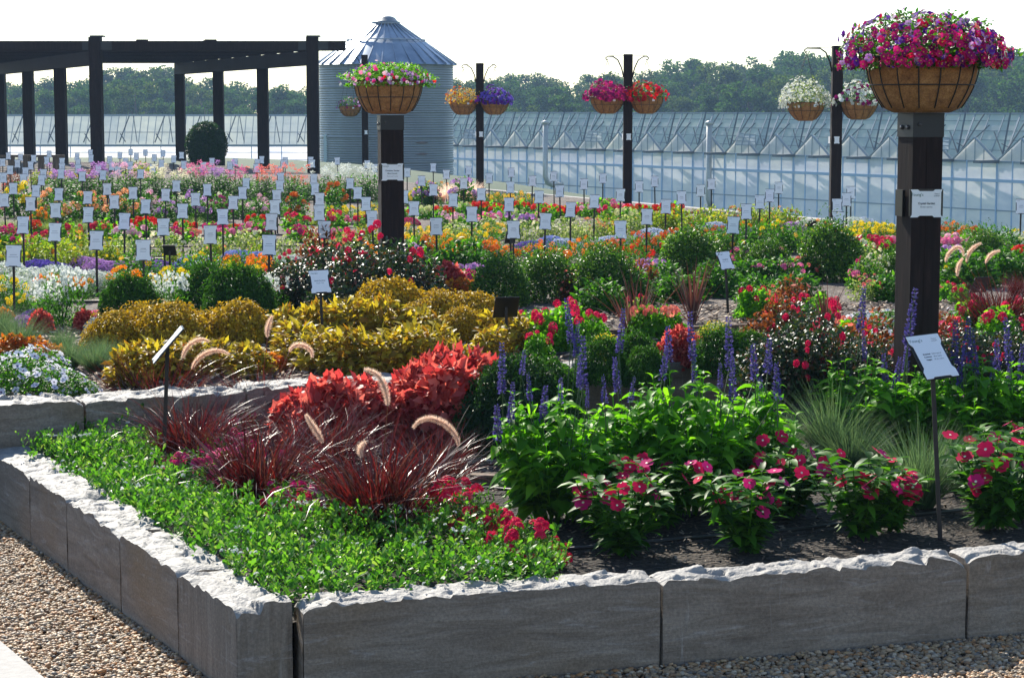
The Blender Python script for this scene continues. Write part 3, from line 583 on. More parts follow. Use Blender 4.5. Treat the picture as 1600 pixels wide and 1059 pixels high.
B = {  # kind: (builder, natural width, base description, category, group)
 'zonal': (lambda c: bush('green_bright', 260, .17, .2, .045, .045, .45, fl=c, nf=12, fs=.032, ft='ball', topz=.7), .36, 'mound of {} geraniums', 'geranium', 'geraniums in rows in the garden field'),
 'marigold': (lambda c: bush('green', 520, .2, .22, .04, .012, .4, fl=c, nf=13, fs=.026, ft='pom', topz=.5), .4, 'clump of {} marigolds', 'marigold', 'marigolds in the garden field'),
 'bigmarigold': (lambda c: bush('green', 700, .22, .28, .05, .014, .4, fl=c, nf=14, fs=.036, ft='pom', topz=.6), .44, 'clump of large {} marigolds', 'marigold', 'large marigolds in the garden field'),
 'carpet': (lambda c: carpet('green', c, .22, .15, 700), .44, 'low dome of tiny {} flowers', 'flower mound', 'low flower domes in the garden field'),
 'alyssum': (lambda c: carpet('silver', c, .26, .24, 430, .0065, 2000), .52, 'silvery mound of tiny {} flowers', 'flower mound', 'silvery white flower mounds'),
 'dahlia': (lambda c: bush('green', 480, .18, .38, .055, .03, .4, fl=c, nf=15, fs=.034, ft='pom', topz=.5), .38, 'upright {} dahlia plant', 'dahlia', 'dahlias in the garden field'),
 'zinnia': (lambda c: bush('green_yellow', 480, .2, .26, .045, .024, .4, fl=c, nf=17, fs=.02, ft='daisy', topz=.45), .4, 'yellow green plant with {} flowers', 'flower clump', 'yellow green flower clumps'),
 'lime': (lambda c: bush('green_pale', 420, .2, .24, .035, .022, .4, fl=c, nf=16, fs=.02, ft='flat', topz=.5), .4, 'pale lime clump with {} flower heads', 'flower clump', 'pale lime flower clumps'),
 'leafy': (lambda c: bush('green_bright', 360, .2, .3, .08, .035, .35, hi=True, fl=c, nf=9, fs=.03, ft='ball', topz=.6), .42, 'leafy green plant with {} flowers', 'leafy plant', 'leafy green plants'),
 'green': (lambda c: bush('green', 700, .21, .28, .05, .018, .4, fl=c, nf=5, fs=.022, ft='pom'), .44, 'bushy plant with few {} flowers', 'bushy plant', 'dark green bushy plants'),
 'softgrass': (lambda c: [grass_part(520, .26, .004, 'green_pale', .5, .7)], .36, 'soft pale green grass tuft', 'grass tuft', 'soft pale grass tufts'),
 'beigegrass': (lambda c: [grass_part(620, .42, .004, 'plume', .3, .35)], .4, 'beige feathery grass tuft', 'grass tuft', 'beige feathery grass tufts'),
 'snap': (lambda c: snapdragon(c), .42, 'bushy plant with {} flower spikes', 'snapdragon', 'upright white flowered plants'),
 'fern': (lambda c: compact('green_dark' if c == 'dark' else 'fern_leaf', .24, .26, .026, .009, 6500), .5, 'dense {} green leafy mound', 'leafy mound', 'dense green leafy mounds'),
 'gold': (lambda c: compact('coleus_gold', .27, .27, .026, .016, 5200), .54, 'golden yellow coleus mound', 'coleus', 'golden coleus mounds'),
 'amber': (lambda c: coleus('coleus_amber', .24, .3, .092, .042, 420), .5, 'amber yellow coleus with pointed leaves', 'coleus', 'amber pointed coleus plants'),
 'redcoleus': (lambda c: coleus('coleus_red', .24, .3, .064, .05, 900, .06), .5, 'coral red coleus mound', 'coleus', 'coral red coleus mounds'),
 'orangecoleus': (lambda c: coleus('coleus_orange', .2, .2, .06, .04, 420), .4, 'orange coleus clump', 'coleus', 'orange coleus clumps'),
 'yellowmound': (lambda c: bush('green_yellow', 900, .17, .17, .025, .012, .6, fl='yellow', nf=220, fs=.008, ft='tiny', topz=.1), .34, 'small bright yellow mound', 'flower mound', 'small yellow mounds'),
 'boxwood': (lambda c: [foliage([leaves(6000, .28, .42, *leaf_lo(.026, .016), 'boxwood', .72, .2, 0, 1., .14, 1.), leaves(2600, .24, .36, *leaf_lo(.03, .02), 'boxwood', .6), leaves(260, .30, .46, *leaf_lo(.03, .014), 'boxwood', .9, .8, 0, .6, .2), twigs(20, .22, .4)], 'boxwood')], .56, 'rounded dark green shrub', 'shrub', 'rounded dark green shrubs'),
 'shrub': (lambda c: [foliage([leaves(900, .28, .34, *leaf(.075, .034, .3, .3), 'green', .45, .2, 0, .9, .2, .6), leaves(300, .2, .22, *leaf(.07, .03), 'green', .2), twigs(14, .24, .3)], 'green')] + ([blooms(18, .28, .34, *umbel(.03, 10, .5, .8), 'petal_' + c, topz=.6)] if c != 'plain' else []), .56, 'leafy shrub with {} flowers', 'shrub', 'leafy shrubs'),
 'rose': (lambda c: rosebush(fl=c), .84, 'rose bush with {} blooms', 'rose bush', 'rose bushes in the upper bed'),
 'geranium': (lambda c: bush('green_bright', 620, .17, .2, .04, .036, .5, fl=c, nf=6, fs=.028, ft='ball', topz=.75, hi=True), .36, 'leafy plant with {} flower clusters', 'geranium', 'geraniums in the upper bed'),
 'bronzeplant': (lambda c: bush('bronze', 500, .2, .34, .05, .026, .4, fl=c, nf=18, fs=.022, ft='star', topz=.4), .4, 'bronze leaved plant with {} flowers', 'leafy plant', 'bronze leaved plants'),
 'petunia': (lambda c: [foliage([leaves(1500, .34, .26, *leaf(.034, .02, .3, .3), 'green', .6, .3, 0, .8, .16), leaves(500, .28, .2, *leaf_lo(.03, .02), 'green', .2)], 'green'), blooms(75, .34, .26, *star(.03, 5, .18, 1.1), 'petal_' + c, topz=.12, eye='eye_dark', eyer=.007, face=.35)], .68, 'mound of {} petunias with dark eyes', 'petunia', 'petunia mounds'),
 'bluegrass': (lambda c: [grass_part(1000, .38, .0035, 'green_grey', .25, .75)], .6, 'fine blue green grass tuft', 'grass tuft', 'fine blue green grass tufts'),
 'redgrass': (lambda c: [redgrass_part()], .52, 'burgundy red fountain grass', 'fountain grass', 'burgundy fountain grasses'),
 'verbena': (lambda c: bush('green', 900, .17, .17, .03, .008, .5, fl=c, nf=30, fs=.024, ft='flat', topz=.2, hi=True), .36, 'low clump of {} verbena', 'verbena', 'pink verbena clumps beside the stone wall'),
}
def redgrass_part():
    a = blades(430, .2, .40, .0070, 'x', .35, 6, .55, .13, .55); b = blades(230, .2, .46, .0065, 'x', .75, 7, .75, .12, .6); c = blades(90, .2, .30, .006, 'x', .9, 6, 1.15, .10, .8); d = blades(26, .2, .56, .005, 'x', .25, 7, .6, .08, .3); V, F, mi = join([(*a, 0), (*b, 0), (*c, 0), (*d, 0)]); return ('foliage', np_mesh('foliage', V, F, MT['grass_red']))
def grass_part(n, H, w, mat, arch, spread, base=.05):
    V, F = blades(n, .2, H, w, mat, arch, 5, spread, base); return ('foliage', np_mesh('foliage', V, [F], MT[mat]))
def snapdragon(c):
    out = bush('green', 700, .2, .28, .04, .012, .4, fl=None); T, F = star(.012, 4, .3, 1); VV = []
    for k in range(22):
        a = rng.uniform(0, 6.28); r = .19 * math.sqrt(rng.uniform(0, 1)); n = 13; z = rng.uniform(0, .11, n); an = rng.uniform(0, 6.28, n); P = np.stack([r * math.cos(a) + .011 * np.cos(an), r * math.sin(a) + .011 * np.sin(an), .24 * (1 - .8 * r) + z], 1)
        VV.append((*scatter(T, F, frames(np.stack([np.cos(an), np.sin(an), .3 + 0 * an], 1), rng.normal(size=(n, 3))), P, rng.uniform(.6, 1.1, n)), 0))
    V, F2, mi = join(VV); out.append(('blossoms', np_mesh('blossoms', V, F2, MT['petal_' + c]))); return out
B['cleome'] = (lambda c: cleome(c), .5, 'tall plant topped with spidery {} flowers', 'cleome', 'tall spidery flowers behind the field')
COLW = dict(rose='crimson', palepink='pale pink', paleblue='pale blue', darkred='dark red', blue='blue', golden='golden yellow', pinkmix='pink and cream', plain='no', dark='dark', x='no', petunia='white', deepviolet='violet', paleyellow='pale yellow', rust='rust orange', cream='cream')
PROTO = {}; PLANTS = []
def proto(kind, c, v):
    key = (kind, c, v)
    if key not in PROTO: PROTO[key] = B[kind][0](c)
    return PROTO[key]
HMUL = dict(zonal=1.25, marigold=1.25, bigmarigold=1.25, dahlia=1.2, zinnia=1.35, lime=1.3, green=1.3, fern=1.5, redcoleus=1.5, amber=1.15, gold=1.25, boxwood=1.1, shrub=.95, rose=1.2, verbena=1.25, snap=1.2, alyssum=1.1, leafy=1.3, carpet=1.1, geranium=1.3, bronzeplant=1.2, redgrass=.98)
WMUL = dict(cleome=1., boxwood=.98, shrub=1.0, redgrass=1.06, rose=1.05, petunia=1., verbena=1.05, amber=1.08, gold=1.08, fern=1.08)
def plant(kind, c, x, y, wpx, z=.5, hs=1., nvar=2, extra=None):
    hs *= HMUL.get(kind, 1.); wpx *= WMUL.get(kind, 1.14); p = at(x, y, z); s = wpx / scale_at(p) / B[kind][1]; e = empty(B[kind][3].replace(' ', '_'), p, rng.uniform(0, 6.28)); e.scale = (s, s, s * hs * rng.uniform(.92, 1.08))
    for nm_, me in proto(kind, c, int(rng.integers(nvar))): link(nm_, me, e)
    e['category'] = B[kind][3]; e['group'] = B[kind][4]
    d = B[kind][2].format(COLW.get(c, c)).replace('with no flowers', '').replace('with few no flowers', '').strip()
    PLANTS.append((e, kind, c, d, x, y, z)); return e
# ---------------------------------------------------------------- the plants, read off the photograph: kind colour column base-row width
FIELD = '''
cleome lilac 95 312 60|cleome lilac 132 314 62|cleome lilac 168 313 58|cleome palepink 205 314 60|cleome cream 240 311 52|cleome cream 274 311 56|cleome pink 308 311 58|cleome lilac 345 311 56
cleome pink 380 311 50|cleome coral 412 313 54|cleome coral 455 316 58|cleome white 508 313 54|cleome white 541 316 56|cleome white 576 314 58|cleome coral 480 312 40
bigmarigold yellow 78 287 26|bigmarigold golden 112 285 20|zinnia yellow 215 282 40|zinnia yellow 238 283 30|bronzeplant red 138 286 22|zinnia rust 60 290 26|bronzeplant coral 20 300 30
dahlia yellow 28 340 46|zinnia peach 55 330 30|dahlia peach 78 345 40|dahlia orange 62 357 26|green golden 95 352 50|dahlia peach 130 352 46|dahlia peach 152 346 40|dahlia peach 192 352 46|dahlia peach 210 345 34
dahlia palepink 234 343 40|dahlia lilac 260 350 32|dahlia cream 280 342 36|dahlia lilac 306 350 40|green lilac 320 345 46|dahlia plum 342 346 34|dahlia cream 352 340 34|dahlia palepink 406 345 36
dahlia rust 462 346 40|dahlia rust 524 330 36|marigold yellow 518 345 42|marigold yellow 542 347 40|marigold yellow 568 344 36|marigold yellow 586 330 26|green x 434 338 36|green x 380 342 40
softgrass x 14 364 38|softgrass x 72 366 36|softgrass x 124 366 38|softgrass x 232 364 38|softgrass x 300 360 34|zonal pink 3 335 20|zinnia yellow 45 320 22
zonal red 50 366 30|zonal crimson 106 374 40|zonal rose 120 378 26|zonal crimson 162 374 42|zonal red 222 370 44|zonal red 288 368 34|zonal coral 296 377 30|zonal magenta 338 372 34|zonal red 362 366 26|zonal red 405 358 36
zonal magenta 12 390 50|zonal magenta 34 392 34|zonal rose 72 388 40|zonal palepink 200 385 46|zonal palepink 134 384 26|zonal magenta 276 383 40|zonal pink 358 382 40|zonal pink 396 374 42|zonal magenta 412 374 30
zonal rose 462 360 42|zonal magenta 468 378 40|zonal rose 518 357 40|zonal pink 531 355 30|zonal crimson 570 356 30|zonal pink 520 380 40|zonal coral 540 378 30|zinnia yellow 500 352 32
zinnia yellow 10 424 56|zinnia rust 52 418 60|zinnia orange 38 410 40|zinnia yellow 88 414 56|zinnia golden 120 408 56|lime paleyellow 150 412 46|zinnia yellow 170 414 50|lime paleyellow 196 410 54|zinnia yellow 108 420 44|lime cream 256 400 56
lime cream 318 396 40|lime cream 345 394 36|lime cream 388 392 52|zinnia peach 405 408 40|zinnia coral 335 402 34|lime paleyellow 444 404 46|lime cream 500 392 44|lime peach 536 402 54|lime paleyellow 560 398 40|zinnia golden 574 384 40
carpet violet 0 424 48|carpet violet 58 424 52|carpet violet 84 426 48|carpet lilac 136 420 54|carpet lilac 160 424 50|carpet lilac 184 425 50|carpet lilac 228 416 36|carpet purple 246 426 54|carpet blue 300 420 56|carpet blue 326 424 54|carpet blue 374 410 50|carpet blue 402 412 50|carpet white 444 420 54|carpet white 470 412 44
green golden 216 448 74|green yellow 308 440 66|green yellow 322 436 60|zinnia yellow 270 412 30
alyssum white 12 448 78|alyssum white 50 455 78|alyssum white 86 450 76|alyssum white 120 460 80|alyssum white 148 458 76|alyssum white 30 470 70|alyssum white 172 456 60|alyssum white 66 474 72
bigmarigold yellow 12 482 62|bigmarigold yellow 34 488 40|bigmarigold orange 88 466 54|bigmarigold orange 124 470 52|bigmarigold orange 192 462 60|bigmarigold orange 216 458 46|bigmarigold yellow 272 466 62|bigmarigold yellow 300 456 46|bigmarigold yellow 366 456 60|bigmarigold yellow 392 450 50
bigmarigold orange 384 434 54|bigmarigold orange 410 438 50|bigmarigold orange 440 446 56|bigmarigold orange 462 438 44|bigmarigold rust 350 428 40
marigold orange 560 424 64|green rust 545 440 66|marigold rust 580 416 50|marigold rust 520 436 44
bigmarigold yellow 648 318 30|bigmarigold golden 630 322 26|leafy yellow 660 316 30|marigold golden 672 298 22|marigold orange 690 303 30|beigegrass x 706 316 34|beigegrass x 726 318 34|beigegrass x 742 316 30|beigegrass x 690 318 28
dahlia lilac 664 322 34|dahlia plum 676 322 26|dahlia lilac 722 326 40|bigmarigold golden 768 324 34|bigmarigold golden 784 328 34|bigmarigold golden 812 324 34|bigmarigold golden 826 328 30
zonal red 634 345 30|zonal x 668 342 34|zonal red 694 344 32|zonal x 720 338 30|zonal red 744 334 28|zonal red 764 340 38|zonal red 780 344 34|zonal red 812 336 34|zonal x 800 348 30|zonal red 848 342 38|zonal red 866 348 38|zonal red 882 344 36
zonal pink 908 338 32|zonal palepink 924 340 30|zonal pink 946 334 36|zonal rose 956 344 36|zonal pink 970 340 30|zonal red 993 344 36|zonal red 1018 342 30|zonal red 1052 340 38|zonal red 1036 346 28|zonal x 978 350 34
carpet magenta 640 352 30|zonal palepink 700 354 34|zonal palepink 722 358 34|zonal pink 762 358 36|zonal lilac 786 356 34|zonal lilac 818 357 34|zonal pink 838 356 34|lime cream 846 372 40|lime paleyellow 712 374 40
marigold golden 636 378 44|marigold yellow 660 384 44|marigold yellow 682 376 40|lime cream 716 384 44|marigold yellow 736 386 46|marigold golden 760 380 46|lime cream 770 366 40|marigold golden 784 374 40|lime cream 812 378 46|lime cream 866 374 44|lime cream 888 370 44|lime peach 926 372 44|lime paleyellow 906 380 40|zinnia peach 948 368 40|lime paleyellow 985 366 44|zinnia peach 966 374 36|zinnia golden 1010 360 40|zinnia golden 1034 358 42|zinnia yellow 1060 358 42|zinnia rust 1084 362 40|zinnia golden 1108 358 44|zinnia yellow 1128 362 42|bigmarigold golden 1122 356 30|lime peach 1150 352 40|zinnia rust 1176 356 42|lime paleyellow 1194 350 40|zinnia peach 1218 356 42|zinnia rust 1238 358 38|zinnia orange 1204 362 36
marigold orange 640 402 54|marigold rust 664 408 56|marigold orange 690 402 54|marigold orange 716 408 54|marigold rust 742 412 58|marigold orange 764 406 54|marigold orange 786 410 50|marigold golden 700 392 44|marigold golden 668 390 44|zonal white 664 394 26|carpet purple 812 398 48|carpet violet 832 392 44|carpet blue 860 386 46|carpet paleblue 884 388 46|carpet paleblue 955 384 46|carpet paleblue 1018 374 46|carpet paleblue 1044 376 46|carpet blue 760 396 30
carpet lilac 1094 370 44|carpet paleblue 1116 364 44|carpet purple 1174 370 42|carpet lilac 1240 362 44|carpet lilac 1260 368 40
marigold orange 834 412 56|marigold orange 862 416 56|marigold orange 886 412 52|marigold orange 918 402 52|marigold orange 940 408 54|marigold coral 958 400 44|marigold rust 980 408 58|marigold rust 1000 400 54|marigold red 1020 398 56|marigold red 990 418 56|marigold rust 1046 396 54|marigold orange 1068 390 56|green golden 1094 388 54|marigold rust 1118 392 54|green golden 1134 396 58|green orange 1160 392 56|green golden 1180 386 50|green yellow 1208 394 64|green golden 1236 396 60|green yellow 1250 386 50|leafy x 1060 404 50
alyssum white 1262 362 40|alyssum white 1288 360 40|alyssum white 1330 360 46|alyssum paleblue 1350 358 40|marigold orange 1280 368 40|marigold orange 1300 374 40|marigold golden 1268 376 36|bigmarigold yellow 1340 380 46|bigmarigold yellow 1364 384 48|bigmarigold yellow 1388 382 44|bigmarigold yellow 1322 388 36|marigold rust 1404 378 40|marigold rust 1482 374 44|marigold orange 1500 376 44|bigmarigold rust 1516 380 36
zonal rose 1356 404 50|zonal rose 1376 400 44|zonal pink 1394 398 46|zonal pink 1482 404 54|zonal palepink 1500 404 54|zonal lilac 1488 414 46|alyssum white 1586 384 44|alyssum white 1566 380 36|bigmarigold yellow 1588 376 24|green x 1540 400 64|green x 1570 396 56|green x 1524 408 50|zonal red 1600 408 36
'''
UPPER = '''
boxwood x 782 478 96|boxwood x 850 470 104|boxwood x 945 474 116|boxwood x 918 466 70|boxwood x 1076 440 106|boxwood x 1104 432 74|boxwood x 1296 438 112|boxwood x 1322 428 70|boxwood x 1404 446 70|boxwood x 1200 436 78|boxwood x 1540 424 80|boxwood x 1180 432 60
shrub plain 720 434 92|leafy lilac 644 432 52|shrub plain 940 488 84|shrub plain 985 474 90|shrub plain 1040 458 80|shrub plain 1060 470 80|shrub plain 1120 462 90|shrub plain 1170 448 80|shrub pink 1180 430 84|shrub pink 1216 448 84|shrub coral 1246 440 70|shrub plain 1240 468 80|shrub plain 1480 440 90|shrub plain 1520 448 90|shrub plain 1568 440 80|shrub plain 1390 470 70|shrub plain 1180 474 70
zonal palepink 900 448 40|lime coral 892 460 46|zonal lilac 1012 446 46|zonal lilac 1024 438 40|bronzeplant coral 1008 460 46|bronzeplant coral 896 474 44|zonal magenta 1156 418 36|lime cream 1350 430 60|lime cream 1366 446 56|green magenta 1352 452 56|lime coral 1350 470 50|zonal pink 1342 452 34|zonal purple 1486 430 40|green yellow 1490 446 44|zonal magenta 734 452 36|zonal lilac 712 446 40|zonal lilac 740 442 34|orangecoleus x 720 470 60|redcoleus x 700 466 56|geranium rose 1480 470 34|geranium rose 1500 474 34
snap white 96 512 84|snap white 72 506 56|carpet purple 54 504 44|carpet lilac 40 512 44|carpet pink 160 506 52|carpet palepink 176 500 48|carpet white 158 518 50|fern green 205 508 90|snap white 262 500 66|snap white 240 498 50|fern green 322 492 90|fern green 372 502 104|fern green 346 506 60|snap white 424 492 60|snap white 408 484 50|zinnia yellow 440 470 44|carpet golden 432 464 40
rose crimson 470 486 120|rose rose 520 470 124|rose rose 560 500 150|rose rose 620 492 150|rose crimson 580 470 110|rose crimson 660 486 90|bronzeplant rose 500 440 70|bronzeplant rose 640 470 60|rose rose 450 470 90
gold x 182 548 90|gold x 222 536 80|gold x 268 548 112|gold x 312 540 80|gold x 372 540 104|gold x 344 532 70|gold x 610 516 110|gold x 576 508 70|gold x 690 520 96|gold x 740 518 96|gold x 664 524 80|gold x 724 534 80
amber x 470 570 84|amber x 510 580 90|amber x 552 586 92|amber x 596 588 92|amber x 640 582 90|amber x 676 574 80|amber x 446 540 70|amber x 540 540 90|amber x 600 540 90|amber x 656 540 80|amber x 500 536 80|amber x 786 540 80|amber x 816 548 60|amber x 770 556 60|amber x 700 580 60
amber x 206 602 74|amber x 246 596 84|amber x 290 590 84|amber x 336 584 70|orangecoleus x 274 574 60|orangecoleus x 330 580 60|amber x 390 588 70|orangecoleus x 420 580 50
bluegrass x 30 552 90|bluegrass x 0 530 80|bluegrass x 96 552 60|bluegrass x 112 576 80|bluegrass x 148 584 80|bluegrass x 166 570 60|orangecoleus x 18 556 56|orangecoleus x 50 556 48|redcoleus x 64 520 34|redcoleus x 132 516 30|orangecoleus x 74 566 46|orangecoleus x 4 500 30
petunia petunia 30 612 150|petunia petunia 86 620 120|petunia petunia 12 596 110|petunia petunia 128 620 60|petunia petunia 52 592 120
geranium rose 832 534 60|geranium rose 866 550 80|geranium rose 890 520 60|geranium rose 920 548 70|geranium rose 840 560 46|geranium coral 1010 530 56|geranium coral 1040 528 60|geranium rose 1000 500 40|geranium crimson 1180 500 60
yellowmound x 948 558 56|yellowmound x 972 572 50|yellowmound x 930 572 46|yellowmound x 1070 546 56|yellowmound x 1118 530 50|yellowmound x 1040 560 40|fern green 990 584 80|fern green 940 596 80|fern green 1010 602 70|fern green 1128 584 84|fern green 1170 570 64|redcoleus x 1062 572 54|redcoleus x 1084 574 46|redcoleus x 1040 574 40
bronzeplant rust 1190 560 64|bronzeplant red 1222 520 60|rose crimson 1210 620 130|rose rose 1262 620 150|rose crimson 1300 600 120|rose rose 1250 560 110|bronzeplant orange 1330 590 80|bronzeplant coral 1360 580 80|rose rose 1350 612 110|petunia petunia 1390 516 90|petunia petunia 1350 520 80|petunia petunia 1500 516 80|petunia petunia 1380 540 70|geranium coral 1330 540 50|geranium crimson 1280 510 60
bronzeplant rose 1470 560 70|rose rose 1500 600 110|rose crimson 1540 590 100|rose rose 1590 600 110|geranium rose 1520 520 60|geranium rose 1560 540 70|redcoleus x 1490 548 46|redgrass x 1560 524 110|geranium rose 1590 520 60|redgrass x 1600 470 60|bronzeplant coral 1240 496 56|zinnia golden 1180 560 44|lime coral 1200 490 50
'''
HSC = {'boxwood': 1.0}
for L, z in ((FIELD, .5), (UPPER, .5)):
    for it in L.replace('\n', '|').split('|'):
        if not it.strip(): continue
        k, c, x, y, wd = it.split()
        c2 = 'green' if (c == 'x' and k in ('zonal', 'green', 'leafy', 'bigmarigold')) else c
        if c == 'x' and k in ('zonal', 'green', 'leafy'): c2 = 'paleyellow'
        plant(k, c2 if c != 'x' or k in ('zonal', 'green', 'leafy') else 'x', float(x), float(y), float(wd), z, .82 if L is FIELD else 1.)

# ---------------------------------------------------------------- front bed (soil at .245): grasses, coleus, salvias, vincas
ZB = .25
for it in '''redgrass x 250 676 160|redgrass x 404 680 135|redgrass x 500 752 150|redgrass x 300 734 160|redgrass x 405 792 185|redgrass x 592 838 215|redgrass x 672 778 140|redgrass x 350 704 100|verbena magenta 350 726 80|verbena magenta 462 752 80|verbena rose 452 820 90|verbena magenta 380 730 70|verbena pink 640 800 60
redcoleus x 520 712 125|redcoleus x 570 704 115|redcoleus x 610 704 90|redcoleus x 470 704 95|redcoleus x 652 694 110|redcoleus x 704 700 130|redcoleus x 744 672 110|redcoleus x 690 670 110
fern dark 800 708 160|fern green 762 706 120|fern green 840 690 150|fern green 800 676 140
bluegrass x 1190 740 130|bluegrass x 1220 720 110|bluegrass x 1300 722 170|bluegrass x 1330 736 130|bluegrass x 1440 792 190|bluegrass x 1500 770 120|bluegrass x 1250 752 90
verbena rose 722 838 130|verbena rose 760 850 100|verbena rose 690 812 90|verbena rose 820 888 120|verbena rose 862 884 60|verbena rose 780 880 70|verbena magenta 300 768 100|verbena magenta 340 738 90|verbena magenta 262 752 70|verbena magenta 452 812 100|verbena magenta 372 700 90|verbena magenta 330 700 80|verbena pink 350 760 90|verbena rose 470 780 80'''.replace('\n', '|').split('|'):
    k, c, x, y, wd = it.split(); plant(k, c, float(x), float(y), float(wd), ZB)

def grow(name, p, rz, cat, group, label=None):
    e = empty(name, p, rz); e['category'] = cat; e['group'] = group
    if label: e['label'] = label
    return e
# salvias: body, then every flower spike a part
sb = [salvia_body(), salvia_body(.46, .24)]; spk = [spike(.2), spike(.15), spike(.11, .014)]
SALV = [(866, 812, .60, [(892, 470, 0, .9), (905, 560, 0, .6), (918, 600, 0, .5), (785, 540, 0, 1), (798, 600, 0, .8), (815, 545, 2, 1), (828, 585, 2, 1), (848, 605, 1, 1), (778, 632, 1, 1), (911, 530, 0, 1.05), (900, 505, 0, .7), (912, 680, 2, 1), (876, 590, 2, 1), (945, 588, 2, 1)], 'blue salvia with the tallest dense spikes beside the green mound'),
        (985, 790, .56, [(968, 486, 0, .9), (966, 560, 1, 1), (1035, 545, 1, .9), (985, 590, 2, 1), (1046, 510, 1, 1)], 'bright green salvia with few spikes between two taller salvias'),
        (1080, 800, .66, [(1082, 492, 0, 1), (1086, 560, 0, .8), (1140, 500, 0, 1.1), (1146, 560, 0, .9), (1180, 540, 1, 1), (1215, 570, 1, 1), (1126, 568, 2, 1)], 'broad leafy blue salvia behind the middle of the front bed'),
        (1165, 780, .58, [(1200, 530, 1, 1), (1190, 590, 2, 1)], 'small blue salvia leaning towards the fine grasses'),
        (1350, 710, .52, [(1345, 450, 0, 1.1), (1352, 520, 0, .7), (1385, 555, 1, 1), (1330, 585, 2, 1)], 'blue salvia in front of the big post'),
        (1415, 716, .48, [(1420, 455, 0, 1.4), (1416, 520, 0, 1), (1400, 560, 1, 1)], 'blue salvia with one tall spike against the dark post'),
        (1515, 722, .56, [(1492, 505, 0, 1), (1510, 500, 0, 1.1), (1526, 520, 0, 1), (1500, 560, 1, .9), (1552, 560, 2, 1)], 'blue salvia behind the large tilted plant sign'),
        (1595, 722, .56, [(1580, 500, 0, 1.1), (1596, 540, 0, 1), (1575, 570, 1, 1), (1560, 530, 1, 1)], 'blue salvia cut by the right edge behind pink vinca')]
for i, (x, y, H, sp_, lab) in enumerate(SALV):
    p = at(x, y, ZB); e = grow('blue_salvia', p, 0, 'salvia', 'blue salvias in the front bed', lab); link('foliage', sb[i % 2][1] if i % 2 else sb[0][1], e).scale = (1, 1, H / .45)
    for (sx, sy, k, ssc) in sp_:
        q = at_d(sx, sy, p.y + rng.uniform(-.12, .12)); o = link('flower_spike', spk[k], e); Lk = (.2, .15, .11)[k] * ssc; o.location = (q.x - p.x, q.y - p.y, q.z - p.z - Lk); o.scale = (ssc, ssc, ssc * 1.05); o.rotation_euler = (rng.normal() * .08, rng.normal() * .12, rng.uniform(0, 6))
        st = MB(); st.tube([(o.location.x * .5, o.location.y * .5, .2), o.location], .0025, 4); st.build('flower_stem', MT['stem'], e)
# vincas
T, F = leaf(.066, .027, .35, .3)
def vinca_body():
    P, D = [], []; mb = MB(); ends = []
    for k in range(28):
        a = rng.uniform(0, 6.28); r = .155 * math.sqrt(rng.uniform(.05, 1)); h = .21 * rng.uniform(.7, 1.1); tip = np.array([r * math.cos(a), r * math.sin(a), h]); ends.append(tip)
        mb.tube([(0, 0, 0), tip * [.6, .6, .5], tip], [.004, .003, .002], 4, 0, False)
        for j in range(7):
            t = .12 + .88 * j / 6; pp = tip * [t ** .8, t ** .8, t]
            for q in range(3): an = a + j * 1.1 + q * 2.1; P.append(pp); D.append((math.cos(an), math.sin(an), .45 + .3 * rng.normal()))
    P, D = np.array(P), np.array(D); L1 = scatter(T, F, frames(D, np.tile([0., 0, 1], (len(P), 1)), .4), P, rng.uniform(.6, 1.15, len(P)))
    return foliage([L1, (np.array(mb.v), np.array([(q[0], q[1], q[2]) for q in mb.f] + [(q[0], q[2], q[3]) for q in mb.f]))], 'green')[1], ends
vb = [vinca_body() for _ in range(3)]; sT, sF = star(.0245, 5, .08, 1.15); eT = np.array([(.0025, 0, 0)] + [(.0022, .004 * math.cos(a), .004 * math.sin(a)) for a in np.linspace(0, 6.283, 6)[:5]])
fm = np_mesh('flower', *(lambda q: (q[0], q[1]))(join([(sT, sF, 0), (eT, np.array([(0, i + 1, (i + 1) % 5 + 1) for i in range(5)]), 1)])), [MT['petal_rose'], MT['eye_white']], np.array([0] * 15 + [1] * 5))
fm2 = np_mesh('flower', *(lambda q: (q[0], q[1]))(join([(sT, sF, 0), (eT, np.array([(0, i + 1, (i + 1) % 5 + 1) for i in range(5)]), 1)])), [MT['petal_magenta'], MT['eye_white']], np.array([0] * 15 + [1] * 5))
VIN = [(972, 868, 1.15, 'pink vinca nearest the first joint of the front wall'), (1030, 822, 1.1, 'pink vinca behind the one nearest the first wall joint'), (1166, 862, 1.15, 'low pink vinca over the dark soil, middle of the front row'), (1232, 806, 1.1, 'pink vinca just left of the fine green grass'),
       (1346, 838, 1.2, 'pink vinca with pale leaves in front of the fine grass'), (1392, 830, .95, 'small pink vinca touching the fine grass tuft'), (1548, 826, 1.25, 'tall pink vinca right of the large sign stake'), (1596, 812, 1.25, 'pink vinca cut by the right edge of the view'), (1560, 770, 1.1, 'pink vinca at the back near the blue salvia'), (940, 836, .8, 'small pink vinca at the start of the front row')]
